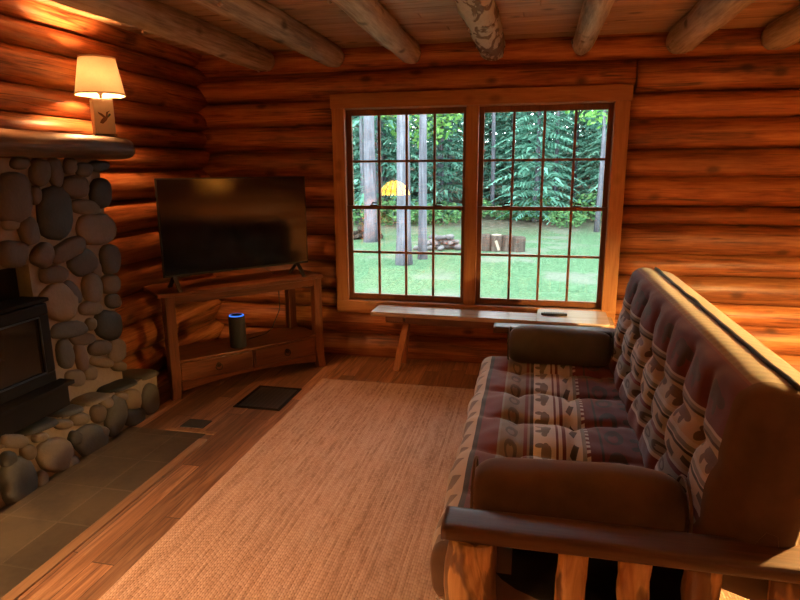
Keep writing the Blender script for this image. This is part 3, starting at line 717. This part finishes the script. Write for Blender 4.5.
# smart speaker
sp_ = thing('smart_speaker', 'black cylindrical speaker with glowing blue ring on the open shelf', 'speaker', tuple(at(238.5, 346.5, z=.28)))
t = NT('speaker_cloth'); v = t.coords('Object', (1,1,1)); vr = t.n('TexVoronoi', {'Vector': v, 'Scale': 260.}).outputs[0]
M['cloth'] = t.bsdf(t.mix(vr, (.035,.035,.04), (.012,.012,.013)), .75, t.bump(vr, .4, .002))
MB().lathe([(.055,0),(.061,.004),(.061,.235),(.058,.242)], 36).build('body', M['cloth'], sp_)
MB().lathe([(.055,.2425),(.055,.247),(.052,.249),(.045,.249)], 36, close=True).build('light_ring', M['blue_led'], sp_)
MB().lathe([(.0,.2498),(.045,.2498),(.045,.2425),(.0,.2425)], 36, close=True).build('top_cap', M['black'], sp_)
# power cord hanging behind the television
mb = MB().tube([(-1.62,-.62,1.0),(-1.60,-.54,.85),(-1.53,-.44,.76),(-1.52,-.42,.62),(-1.51,-.44,.48),(-1.56,-.50,.33),(-1.585,-.56,.30),(-1.66,-.72,.295)], .004, 8)
tag(mb.build('power_cord', M['black']), 'thin black cord hanging behind the television stand', 'cord')
# floor register
t = NT('floor_register_metal'); tc = t.coords('Object'); spx = t.n('SeparateXYZ', {0: tc})
a = t.math('FRACT', t.math('MULTIPLY', spx.outputs[0], 1/.032)); b_ = t.math('FRACT', t.math('MULTIPLY', spx.outputs[1], 1/.014))
hole = t.math('MULTIPLY', t.math('GREATER_THAN', a, .25), t.math('GREATER_THAN', b_, .45))
M['register'] = t.bsdf(t.mix(hole, (.055,.043,.033), (.006,.005,.005)), .5, t.bump(t.math('SUBTRACT', 1., hole), .6, .004), .5)
vt = thing('floor_vent', 'dark metal floor register in the boards between stand and rug', 'vent', (-1.31,-1.15,0))
MB().box((-.16,-.2,0), (.16,.2,.004)).build('grille', M['register'], vt)
mb = MB()
for lo, hi in (((-.17,-.21,0),(.17,-.185,.007)), ((-.17,.185,0),(.17,.21,.007)), ((-.17,-.185,0),(-.148,.185,.007)), ((.148,-.185,0),(.17,.185,.007))): mb.box(lo, hi)
mb.build('rim', M['dark_metal'], vt, .002)
# rug
mb = MB()
def rugf(u, v):
    x = -1.075+u*2.44; y = -.685-v*3.05
    e = min(u, 1-u)*2.44; e2 = min(v, 1-v)*3.05; h = .011*min(1, min(e, e2)/.012)
    return (x+mn.noise(Vector((0, y*2, 3)))*.006, y+mn.noise(Vector((x*2, 0, 8)))*.006, .001+h)
mb.grid(rugf, 90, 110); tag(mb.build('rug', M['rug']), 'large tan braided jute rug on the floorboards', 'rug')

# ------------------------------------------------------------------ bench under the window
bz = .485
bn = thing('bench', 'narrow wooden plank bench under the window', 'bench', (.16,-.33,0), math.radians(-2.5))
MB().box((-.91,-.115,bz-.035), (.93,.135,bz)).build('seat_plank', M['bench_x'], bn, .006)
MB().box((-.80,-.05,bz-.10), (.82,-.025,bz-.035)).build('apron', M['furn_x'], bn, .003)
for x in (-.66, .70):
    for s, nm in ((-1,'leg'), (1,'leg')):
        mb = MB(); mb.bar((x-.04,s*.115-.0,.005), (x+.03,-s*.02,bz-.035), .055, .035, up=(0,1,0)); mb.build(nm, M['bench_z'], bn, .004)
    MB().box((x-.13,-.10,bz-.075), (x+.02,.11,bz-.037)).build('cleat', M['furn_x'], bn, .004)
lb = thing('lap_board', 'thin pale board with rounded corners on the right end of the bench', 'board', (.79,-.365,bz+.001), math.radians(-1.5))
def rrect(x0, y0, x1, y1, r, n=6):
    P = []
    for cx, cy, a0 in ((x1-r,y1-r,0), (x0+r,y1-r,PI/2), (x0+r,y0+r,PI), (x1-r,y0+r,1.5*PI)):
        for i in range(n+1): a = a0+PI/2*i/n; P.append((cx+r*cos(a), cy+r*sin(a)))
    return P
M['board'] = wood('pale_lap_board', (.46,.36,.33), (.54,.43,.40), (.60,.49,.46), 'x', .25, .8, False, .0, .04)
MB().prism(rrect(-.25,-.215,.26,.20,.035), .012, .026).build('panel', M['board'], lb, .003)
MB().prism(rrect(-.23,-.12,.24,.12,.02), .0, .012).build('cushion', M['black'], lb)
rc = thing('remote_control', 'black remote control lying on the pale lap board', 'remote', (.665,-.37,bz+.0275), math.radians(3))
MB().prism(rrect(-.095,-.021,.095,.021,.012), 0, .018).build('body', M['black'], rc, .004)
mb = MB()
for i in range(9):
    for j in (-1,0,1): mb.box((-.075+i*.017,j*.011-.003,.018), (-.066+i*.017,j*.011+.003,.0205))
tag(mb.build('buttons', M['stove_trim'], rc), 'grey buttons')

# ------------------------------------------------------------------ futon sofa
so = thing('futon_sofa', 'log-framed futon sofa in maroon and beige bear-pattern fabric', 'sofa', (.75,-2.18,0))
def sop(o): o.location = Vector(o.location)-Vector(so.location); return o
YN, YFAR = -3.225, -1.135
def rounded_profile(poly, rads, n=8):
    out = []; m = len(poly)
    for i, (p, r) in enumerate(zip(poly, rads)):
        p = Vector(p); a = Vector(poly[i-1]); c = Vector(poly[(i+1) % m])
        d1 = (a-p).normalized(); d2 = (c-p).normalized(); ang = d1.angle(d2)
        L = min(r/math.tan(ang/2), (a-p).length*.48, (c-p).length*.48); q1 = p+d1*L; q2 = p+d2*L
        for k in range(n+1):
            t = k/n; out.append((q1*(1-t)**2+p*2*t*(1-t)+q2*t*t))
    return out
def resample(pts, step):
    out = []; m = len(pts)
    for i in range(m):
        a, b = pts[i], pts[(i+1) % m]; L = (b-a).length; k = max(1, int(L/step))
        for j in range(k): out.append(a+(b-a)*(j/k))
    return out
def cushion(name, poly, rads, y0, y1, mats, disp, matfn, step=.016, ystep=.018, end=.055):
    prof = resample(rounded_profile([Vector((p[0],0,p[1])) for p in poly], rads), step); m = len(prof)
    cen = sum(prof, Vector())/m
    arc = [0]
    for i in range(m): arc.append(arc[-1]+(prof[(i+1) % m]-prof[i]).length)
    nrm = []
    for i in range(m):
        t = (prof[(i+1) % m]-prof[i-1]).normalized(); nv_ = Vector((t.z,0,-t.x))
        nrm.append(nv_)
    if sum((prof[i]-cen).dot(nrm[i]) for i in range(m)) < 0: nrm = [-x for x in nrm]
    ny = int(abs(y1-y0)/ystep); me_v = []; uvs = []; mb = MB()
    for k in range(ny+1):
        t = k/ny; y = y0+(y1-y0)*t; d = min(t, 1-t)*abs(y1-y0)
        e = 0 if d >= end else (1-math.sqrt(max(0, 1-(1-d/end)**2)))
        for i in range(m):
            dn = disp(arc[i], y, prof[i])*(1 if d > .1 else d/.1)
            p = prof[i]+nrm[i]*(dn-e*end*.9)
            mb.v.append((p.x, y, p.z))
    for k in range(ny):
        for i in range(m):
            j = (i+1) % m; q = (k*m+i, k*m+j, (k+1)*m+j, (k+1)*m+i)
            mb.face(q, matfn(arc[i], y0+(y1-y0)*(k+.5)/ny), True)
            ya = y0+(y1-y0)*k/ny; yb = y0+(y1-y0)*(k+1)/ny
            uvs += [(-ya, arc[i]), (-ya, arc[i+1]), (-yb, arc[i+1]), (-yb, arc[i])]
    for k, rev in ((0, False), (ny, True)):                 # closed ends: shrink rings to the centre
        ring = [k*m+i for i in range(m)]; yb = y0+(y1-y0)*k/ny; sg = (1 if y0 > y1 else -1)*(1 if k == 0 else -1)
        prev = ring
        cc = sum((Vector(mb.v[i]) for i in ring), Vector())/m
        for s, bul in ((.9,.022), (.7,.042), (.4,.052), (.15,.055)):
            cur = []
            for i in ring: p = Vector(mb.v[i]); q = cc+(p-cc)*s; q.y = yb+sg*bul; cur.append(mb.vert(q))
            for i in range(m):
                j = (i+1) % m; q = (prev[i], cur[i], cur[j], prev[j]) if not rev else (prev[j], cur[j], cur[i], prev[i])
                mb.face(q, 3 if name == 'seat_cushion' and mb.v[ring[i]][0] > .40 else 1, True); uvs += [(0,0)]*4  # near-black end faces paint in the shadow behind the arm posts
            prev = cur
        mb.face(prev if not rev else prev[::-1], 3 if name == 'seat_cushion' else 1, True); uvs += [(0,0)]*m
    o = mb.build(name, mats, so); uvl = o.data.uv_layers.new(name='UVMap')
    if len(uvl.data) == len(uvs):
        flat = [c for uv in uvs for c in uv]; uvl.data.foreach_set('uv', flat)
    else: print('UV MISMATCH', name, len(uvl.data), len(uvs))
    bm_fix(o); return sop(o)
def bm_fix(o):
    import bmesh
    bm = bmesh.new(); bm.from_mesh(o.data); bmesh.ops.recalc_face_normals(bm, faces=bm.faces); bm.to_mesh(o.data); bm.free()
def tuft(rows, cols, amp, dep, sig=.05):
    def f(v, y):
        d = 0
        for r_ in rows:
            for c in cols:
                q = ((v-r_)**2+(y-c)**2)/(sig*sig)
                if q < 9: d -= dep*math.exp(-q)
        for r_ in rows: d -= dep*.35*math.exp(-((v-r_)/.022)**2)
        for c in cols: d -= dep*.55*math.exp(-((y-c)/.024)**2)*(1 if rows[0]-.16 < v < rows[-1]+.2 else .35)
        return d
    return f
# seat: profile starts at the bottom front and runs up the front and back over the top
SCOLS = [-1.42-.355*i for i in range(5)]
sd = tuft([.46,.72], SCOLS, 0, .042)
def seat_disp(v, y, p):
    w = mn.noise(Vector((v*6, y*5, 2)))*.016+mn.noise(Vector((v*15, y*13, 5)))*.006
    top = max(0, min(1, (v-.12)/.12))*(1 if v < 1.05 else 0)
    puff = .02*abs(sin((y+1.42)/.355*PI))*top
    fr = max(.25, min(1, (v-.26)/.14))
    return (sd(v, y)*top*fr + puff*fr + w) if v < 1.1 else 0
cushion('seat_cushion', [(.215,.215),(.185,.42),(1.02,.415),(1.02,.215)], [.06,.10,.06,.06], YFAR, YN, [M['seat_fabric'], M['suede'], M['suede'], plain('seat_end_shadow_black', (.010,.008,.007), .95, spec=.1)], seat_disp, lambda v, y: (3 if v > .47 and y < -3 else 1) if (y < YN+.075 or y > YFAR-.06) else 0)  # slot after the suedes is near-black: armrest shadow put into the cushion colour
BCOLS = [-1.43-.30*i for i in range(6)]
bdf = tuft([.20,.385], BCOLS, 0, .042)
def back_disp(v, y, p):
    if v > .66: return 0
    if v > .80: return mn.noise(Vector((v*4, y*3, 2)))*.006
    w = mn.noise(Vector((v*6, y*5, 7)))*.015+mn.noise(Vector((v*15, y*13, 9)))*.006
    lobe = max(0, min(1, (v-.36)/.1))*max(0, min(1, (.64-v)/.12))
    return bdf(v, y)*(1 if v < .5 else max(0, 1-(v-.5)/.12)) + (0 if v > .62 else 1)*.016*abs(sin((y+1.43)/.30*PI))*(.5+.5*lobe) + w*max(0, min(1, (.66-v)/.08))
cushion('back_cushion', [(.955,.425),(1.075,1.035),(1.33,.985),(1.24,.33)], [.05,.085,.08,.06], YFAR, YN, [M['back_fabric'], M['suede'], M['strip']], back_disp, lambda v, y: 1 if (y < YN+.075 or y > YFAR-.05) else (2 if v > .635 else 0))
# piping along the top of the back
mb = MB().tube([(1.195+mn.noise(Vector((i*.2,5,0)))*.008, YFAR-.04-(YFAR-YN-.08)*i/50, 1.0165+mn.noise(Vector((i*.25,0,3)))*.003) for i in range(51)], .0075, 8)
sop(mb.build('piping', M['cord'], so))
# frame
def spost(x, y, r, z0, z1, seed, flat=.14):
    mb = MB(); k = 16
    mb.tube([(x+mn.noise(Vector((i*.3,seed,0)))*.006, y, z0+(z1-z0)*i/k) for i in range(k+1)], [r*(1+mn.noise(Vector((i*.5,seed,5)))*.08) for i in range(k+1)], 18,
            fn=lambda i, a, p: 1+mn.noise(Vector((cos(a)*1.8+seed, sin(a)*1.8, p.z*7)))*flat)
    return mb
def arm(yc, lab):
    mb = MB(); b = len(mb.v); n = 40
    def f(u, v):
        x = .262+u*1.05; a = v*2*PI; ca, sa = cos(a), sin(a); q = (abs(ca)**5+abs(sa)**5)**(-.2)
        w = 1+mn.noise(Vector((x*3, yc, ca)))*.05
        return (x, yc+ca*q*.064*w, .578+sa*q*.0235*w)
    mb.grid(f, 50, 32); mb.face(range(32)); mb.face([50*33+j for j in reversed(range(32))])
    o = sop(mb.build('armrest_board', M['rail_x'], so))
    for i, (x, r) in enumerate(((.345 if yc < -2 else .43,.075), (.632,.043), (.80,.045), (.975,.047), (1.205,.06))):
        sop(spost(x, yc, r, 0 if i in (0,4) else .14, .556, yc*7+i*3).build('post', M['post'], so))
    mb = MB().tube([(.36,yc,.15),(.7,yc+.004,.152),(1.2,yc,.15)], .045, 14); sop(mb.build('lower_rail', M['post'], so))
arm(-3.31, ''); arm(-1.06, '')
sop(MB().tube([(.30,-1.08,.17),(.30,-2.2,.172),(.30,-3.29,.17)], .04, 14).build('front_rail', M['post'], so))
sop(MB().tube([(1.26,-1.08,.27),(1.26,-2.2,.272),(1.26,-3.29,.27)], .05, 14).build('rear_rail', M['post'], so))
mb = MB()
for i in range(7): y = -1.25-i*.31; mb.box((.30,y-.03,.19), (1.24,y+.03,.21))
sop(mb.build('slats', M['rail_x'], so))
mb = MB(); n = 160; mb.tube([(.50+.35*i/n, -3.10+.10*i/n, .185+.02*i/n-.0+.0) for i in range(2)], .002, 6)
mb = MB().tube([(.47+.22*i/n+.0, -3.16+.008*cos(i*.9), .172+.008*sin(i*.9)) for i in range(n+1)], .0028, 6)
sop(tag(mb.build('spring', M['steel'], so), 'coiled steel spring under the seat'))

def bolster(x0, x1, y, z, r, mat, lab, seed, sag=.0, rzz=0):
    t = thing('bolster_pillow', lab, 'pillow', ((x0+x1)/2, y, z-r), rzz, 'armrest bolsters on the sofa'); L = (x1-x0)/2; mb = MB(); k = 44; n = 40
    b = len(mb.v)
    for i in range(k+1):
        u = -1+2*i/k; x = u*L; e = (1-abs(u)**9)**.42 if abs(u) < 1 else 0
        e = max(e, .04)
        for j in range(n):
            a = 2*PI*j/n; q = 1+mn.noise(Vector((x*3+seed, cos(a)*1.2, sin(a)*1.2)))*.09
            if abs(u) > .86: q += .02*sin(a*14)*(abs(u)-.86)/.14
            rr_ = r*e*q; zz = r+sin(a)*rr_*.98+sag*(u*u)*-1*(1 if sin(a) > 0 else 0)
            mb.v.append((x, cos(a)*rr_*1.0, max(zz, 0.0)))
    for i in range(k):
        for j in range(n): j2 = (j+1) % n; mb.face((b+i*n+j, b+(i+1)*n+j, b+(i+1)*n+j2, b+i*n+j2), 0, True)
    mb.face([b+j for j in range(n)]); mb.face([b+k*n+j for j in reversed(range(n))])
    mb.build('cover', mat, t)
    for s in (-1, 1):
        mb = MB(); mb.tube([(s*L*.955, cos(2*PI*i/40)*r*.86, r+sin(2*PI*i/40)*r*.85) for i in range(41)], .005, 6, cap=False); mb.build('seam', mat, t)
    return t
bolster(.315, .985, -3.075, .565, .118, M['suede'], 'brown suede bolster against the near wooden armrest', 3, .012)
bolster(.355, .985, -1.245, .53, .120, M['suede_window_lit'], 'brown suede bolster, window light painted in, against the far armrest by the window', 9, .01, math.radians(-2))

# ------------------------------------------------------------------ outdoors
GZ = -.5
def ground_z(x, y):
    h = GZ+.012*max(0, y-4)+mn.noise(Vector((x*.15, y*.15, 0)))*.10*min(1, y/8)
    if y > 13.5: h += (y-13.5)*.09+max(0, x-0)*.02
    return h
t = NT('lawn'); tc = t.n('TexCoord').outputs['Object']; n1 = t.noise(tc, .8, 5); n2 = t.noise(tc, 18, 5, .7); n3 = t.noise(tc, 120, 3, .7)
c = t.ramp(t.math('ADD', t.math('MULTIPLY', n2, .5), t.math('MULTIPLY', n3, .5)), [(.41, (.012,.040,.018)), (.5, (.042,.10,.05)), (.59, (.10,.185,.105))])
c = t.mix(t.ramp(n1, [(.52, (0,0,0)), (.62, (.7,)*3)]), c, (.11,.125,.105))
y_ = t.n('SeparateXYZ', {0: tc}).outputs[1]
wy = t.math('MULTIPLY_ADD', t.noise(tc, .5, 3), 4., y_)
wood_edge = t.ramp(t.math('DIVIDE', t.math('SUBTRACT', wy, 15.2), 2.), [(0, (0,0,0)), (1, (1,1,1))])
litter = t.ramp(t.noise(tc, 6, 5, .7), [(.35, (.03,.04,.025)), (.6, (.10,.095,.075)), (.75, (.16,.155,.135))])
c = t.mix(wood_edge, c, litter)
M['lawn'] = t.bsdf(c, .95, t.bump(t.math('ADD', n2, n3), .6, .05), spec=.1)
mb = MB(); mb.grid(lambda u, v: (-32+u*64, .35+v*55, ground_z(-32+u*64, .35+v*55)), 80, 80)
tag(mb.build('ground', M['lawn']), 'green lawn running up to the forest', kind='structure')
def leafmat(name, a, b):
    t = NT(name); g = t.n('NewGeometry'); r = g.outputs['Random Per Island']; oi = t.n('ObjectInfo').outputs['Random']
    c = t.mix(r, a, b); c = t.n('HueSaturation', {'Color': c, 'Value': t.n('MapRange', {'Value': oi, 'To Min': .75, 'To Max': 1.3}).outputs[0]}).outputs[0]
    d = t.n('BsdfDiffuse', {'Color': c}); tr_ = t.n('BsdfTranslucent', {'Color': c}); mx = t.n('MixShader', {0: .35, 1: d.outputs[0], 2: tr_.outputs[0]})
    t.t.links.new(mx.outputs[0], t.out.inputs[0]); return t.m
M['needle'] = leafmat('spruce_needles', (.05,.15,.11), (.13,.30,.235)); M['leaf'] = leafmat('broad_leaves', (.09,.25,.06), (.20,.42,.12)); M['under'] = leafmat('undergrowth_leaves', (.045,.13,.055), (.12,.25,.10))  # spruce needles paler and bluer: forest haze put into their colour
def conifer(H, z0, rmax, seed, trunk_r):
    random.seed(seed); mb = MB(); z = z0
    while z < H-.3:
        f = (z-z0)/(H-z0); L = rmax*(1-f)**.8*U(.8,1.15)*(1 if f > .04 else .75); nb = 6 if f < .75 else 5
        a0 = U(0, 6.3)
        for b in range(nb):
            a = a0+2*PI*b/nb+U(-.3,.3); d = Vector((cos(a), sin(a), 0)); sd = Vector((-d.y, d.x, 0)); Lb = L*U(.7,1.1)
            for k in range(11):
                s = (k+1)/11; p = d*(Lb*s) + Vector((0,0,z+Lb*(.18*s-.42*s*s)))
                w = (.16+.34*(1-s))*min(1, Lb/1.2)
                for side in (-1, 1):
                    tip = p+sd*(side*w)+d*(w*.7)+Vector((0,0,-w*U(.25,.6))); wd = .038+.035*(1-s)
                    i0 = len(mb.v); e = d*wd
                    mb.v += [tuple(p-e), tuple(p+e), tuple(tip+e*.5+Vector((0,0,U(-.04,.04)))), tuple(tip-e*.4)]; mb.face((i0,i0+1,i0+2,i0+3))
            i0 = len(mb.v); tip = d*(Lb*1.06)+Vector((0,0,z-Lb*.26)); p = d*(Lb*.75)+Vector((0,0,z-.1*Lb))
            mb.v += [tuple(p-sd*.09), tuple(p+sd*.09), tuple(tip)]; mb.face((i0,i0+1,i0+2))
        z += .22+.16*(1-f)+f*.1
    tk = MB(); k = 14
    tk.tube([(mn.noise(Vector((i*.4,seed,0)))*.05, mn.noise(Vector((i*.4,seed,9)))*.05, -.3+(H+.2)*i/k) for i in range(k+1)], [trunk_r*(1.25 if i == 0 else 1)*(1-.93*i/k)+.005 for i in range(k+1)], 12, fn=lambda i, a, p: 1+mn.noise(Vector((cos(a)*2, sin(a)*2, p.z*2+seed)))*.12)
    return mb, tk
def tree_proto(args, name, lab, group, mat):
    cr, tk = conifer(*args); t = thing(name, lab, 'tree', (0,0,0), 0, group)
    cr.build('crown', mat, t); tk.build('trunk', M['bark'], t); return t
GF = 'evergreens in the dense forest'
LF = 'dark evergreen tree in the dense forest beyond the lawn'
PR = [tree_proto((9,.5,2.3,1,.12), 'spruce_tree', LF, GF, M['needle']), tree_proto((10,.9,2.5,2,.14), 'spruce_tree', LF, GF, M['needle']), tree_proto((8,.3,2.0,3,.10), 'spruce_tree', LF, GF, M['needle'])]
random.seed(21); spots = []
used = [0,0,0]
for row, (yy, n) in enumerate(((16.5,10), (19,12), (22,13), (25.5,13), (30,14), (36,16))):
    for i in range(n):
        half = (yy+5)*.62; cxx = -.35*(yy+4)*.52+.2
        x = cxx-half+2*half*(i+.5)/n+U(-.5,.5); spots.append((x, yy+U(-.9,.9)))
for i, (x, y) in enumerate(spots):
    k = i % 3; o = PR[k] if not used[k] else copy_tree(PR[k]); used[k] = 1
    s = U(.8,1.05) if y < 24 else U(.9,1.2); s *= 1.25 if y > 33 else 1; o.location = (x, y, ground_z(x, y)-.05); o.rotation_euler.z = U(0, 6.28); o.scale = (s, s, s)
# tall bare trunks standing in front of the forest
def pine(x, y, r, lab, H=13, lean=0, z0=9.5, grp=None):
    cr, tk = conifer(H, z0, 1.5, int(abs(x)*97+y*13) % 1000, r); t = thing('pine_tree', lab, 'tree', (x, y, ground_z(x, y)), 0, grp)
    if lean: t.rotation_euler.y = lean
    cr.build('crown', M['needle'], t); tk.build('trunk', M['bark'], t)
pine(-2.22, 7.7, .165, 'thick grey pine trunk nearest the window on the lawn')
pine(-1.93, 8.4, .10, 'dark slimmer trunk just beside the thick grey pine trunk')
pine(-3.9, 11.2, .19, 'tall grey pine trunk seen in the leftmost panes of the window')
for x, y in ((-5.2,15.0), (-1.0,17.5), (1.2,17.6), (2.9,17.2), (-3.0,17.8)): pine(x, y, U(.07,.10), 'slim grey trunk at the forest edge', grp='slim trunks at the forest edge')
# one bright broad-leaved tree at the right, low undergrowth along the edge
def leafy(rx, rz, zc, n, seed, size):
    random.seed(seed); mb = MB()
    for i in range(n):
        a = U(0,6.3); b = math.acos(U(-1,1)); q = U(.35,1)**.5; p = Vector((cos(a)*sin(b)*rx*q, sin(a)*sin(b)*rx*q, zc+cos(b)*rz*q))
        d = Vector((U(-1,1),U(-1,1),U(-.6,.3))).normalized(); s = d.cross(Vector((U(-1,1),U(-1,1),U(-1,1)))).normalized(); w = size*U(.6,1.2)
        i0 = len(mb.v); mb.v += [tuple(p), tuple(p+d*w+s*w*.45), tuple(p+d*w*2), tuple(p+d*w-s*w*.45)]; mb.face((i0,i0+1,i0+2,i0+3))
    return mb
t = thing('leafy_tree', 'bright green broad-leaved tree in the right upper panes', 'tree', (2.35,14.0,ground_z(2.35,14.0)))
leafy(1.5, 1.5, 4.5, 1100, 5, .11).build('crown', M['leaf'], t); MB().tube([(0,0,-.2),(.05,0,2),(0,.05,4.6)], [.09,.07,.03], 10).build('trunk', M['bark'], t)
t = thing('leafy_tree', 'light green broad-leaved tree behind the thick pine trunk', 'tree', (-3.2,15.3,ground_z(-3.2,15.3)))
leafy(1.6, 1.5, 4.0, 1000, 6, .12).build('crown', M['leaf'], t); MB().tube([(0,0,-.2),(.05,0,2),(0,.05,4.2)], [.09,.07,.03], 10).build('trunk', M['bark'], t)
sh0 = thing('shrub', 'low green shrub at the forest edge', 'shrub', (0,0,0), 0, 'shrubs along the forest edge')
leafy(.75, .42, .4, 420, 8, .085).build('foliage', M['under'], sh0); MB().tube([(0,0,-.1),(.02,0,.35)], [.03,.015], 6).build('stem', M['bark'], sh0)
random.seed(31)
for i in range(16):
    o = sh0 if i == 0 else copy_tree(sh0); y = U(14.6,16.2); x = -7+i*.78+U(-.2,.2); o.location = (x, y, ground_z(x, y)); s = U(.6,1.2); o.scale = (s,s,s); o.rotation_euler.z = U(0,6)
# heap of field stones
random.seed(41)
def yard_stone(seed):
    mb = MB(); n, k = 12, 7; b = len(mb.v)
    for i in range(k+1):
        th = PI*i/k
        for j in range(n):
            a = 2*PI*j/n; p = Vector((sin(th)*cos(a), sin(th)*sin(a), cos(th))); q = 1+mn.noise(p*1.2+Vector((seed*4,0,0)))*.4
            mb.v.append(tuple(Vector((p.x*1.0,p.y*.8,p.z*.62))*q))
    for i in range(k):
        for j in range(n): j2 = (j+1) % n; mb.face((b+i*n+j, b+(i+1)*n+j, b+(i+1)*n+j2, b+i*n+j2), 0, True)
    return mb
protos = [yard_stone(i).build('field_stone', YROCKS[i % 2]) for i in range(4)]
for o in protos: tag(o, 'grey stone in the low heap on the lawn', 'stone', 'stones of the heap on the lawn')
cnt = 0
for lev, n in ((0,15), (1,12), (2,6)):
    for i in range(n):
        k = cnt % 4; o = protos[k] if cnt < 4 else protos[k].copy()
        if cnt >= 4: COL.objects.link(o)
        x = -2.36+.2*lev+(1.22-.35*lev)*(i+.5)/n+U(-.03,.03); y = 9.75+U(-.22,.22)*(1-lev*.3); s = U(.075,.125)
        o.location = (x, y, ground_z(x, y)+.06+lev*.12); o.scale = (s*1.15,s,s); o.rotation_euler = (U(-.3,.3),U(-.3,.3),U(0,6)); cnt += 1
# bark-covered log sections on the lawn, one with a pale split face
def lawn_log(x, y, rz, L, r, lab, split):
    t = thing('tree_stump', lab, 'stump', (x, y, ground_z(x, y)-.02), rz, None)
    mb = MB(); k = 8
    mb.tube([(0,0,L*i/k) for i in range(k+1)], [r*(1.08 if i == 0 else 1) for i in range(k+1)], 18, fn=lambda i, a, p: 1+mn.noise(Vector((cos(a)*3+x, sin(a)*3, p.z*3)))*.22); mb.build('bark', M['bark_x'], t)
    MB().lathe([(0,L),(r*.85,L),(r*.85,L+.012),(0,L+.012)], 16, close=True).build('cut_face', M['cutwood'] if split else M['bark_x'], t)
    if split: tag(MB().bar((r*.2,-r*1.02,.05), (-r*.35,-r*.98,L*.7), .06, .05, up=(0,1,0)).build('split_face', M['cutwood'], t), 'pale split wood')
lawn_log(-.62, 9.75, 0, .40, .15, 'bark-covered stump at the left of the row on the lawn', False)
lawn_log(-.36, 9.7, .3, .40, .14, 'stump with a pale split face on the lawn', True)
lawn_log(-.10, 9.75, .7, .38, .16, 'bark-covered stump at the centre of the row on the lawn', False)
lawn_log(.17, 9.7, .2, .36, .15, 'bark-covered stump at the right end of the row on the lawn', False)
# firewood heap
fw = MB().tube([(-.25,0,0),(.25,0,0)], .06, 10).build('firewood_log', M['bark_x'])
tag(fw, 'split firewood log in the heap beyond the left panes', 'firewood', 'firewood heap on the lawn')
for i in range(22):
    o = fw if i == 0 else fw.copy()
    if i: COL.objects.link(o)
    lev = 0 if i < 10 else (1 if i < 18 else 2); j = i-(0,10,18)[lev]
    x = -4.55+j*.085+lev*.05+U(-.03,.03); y = 11.9+U(-.15,.15); o.location = (x, y, ground_z(x, y)+.07+lev*.11); o.rotation_euler = (0, U(-.2,.2), PI/2+U(-.5,.5))

# ------------------------------------------------------------------ world and exposure
w = bpy.data.worlds.new('overcast_sky'); scene.world = w; w.use_nodes = True; nt = w.node_tree; nt.nodes.clear()
o_ = nt.nodes.new('ShaderNodeOutputWorld'); bg = nt.nodes.new('ShaderNodeBackground'); bg.inputs[0].default_value = (.92,.95,1.0,1); bg.inputs[1].default_value = 13
nt.links.new(bg.outputs[0], o_.inputs[0])
sl = bpy.data.lights.new('hazy_sun', 'SUN'); sl.energy = 2.0; sl.angle = .6; sl.color = (1,.97,.9)
so_ = bpy.data.objects.new('hazy_sun', sl); COL.objects.link(so_); so_.rotation_euler = (math.radians(38), 0, math.radians(-25)); so_.location = (-5,-20,20)
# added fill lamp, unseen behind the viewer, to brighten the whole room
cl = thing('added_fill_lamp', 'added round fill lamp on the ceiling, unseen behind the viewer', 'lamp', (3.0,-6.4,2.52))
MB().lathe([(.16,-.03),(.16,0)], 32).build('base', M['bronze'], cl)
MB().lathe([(.0,-.11),(.07,-.10),(.12,-.07),(.15,-.03)], 32, close=True).build('globe', emis('fill_lamp_glow', (1,.60,.28), 90), cl)
vs = scene.view_settings; vs.view_transform = 'Standard'; vs.look = 'None'; vs.exposure = 0; vs.gamma = 1; vs.use_curve_mapping = False
scene.cycles.max_bounces = 10; scene.cycles.diffuse_bounces = 5; scene.cycles.glossy_bounces = 4; scene.cycles.transparent_max_bounces = 16; scene.cycles.sample_clamp_indirect = 6
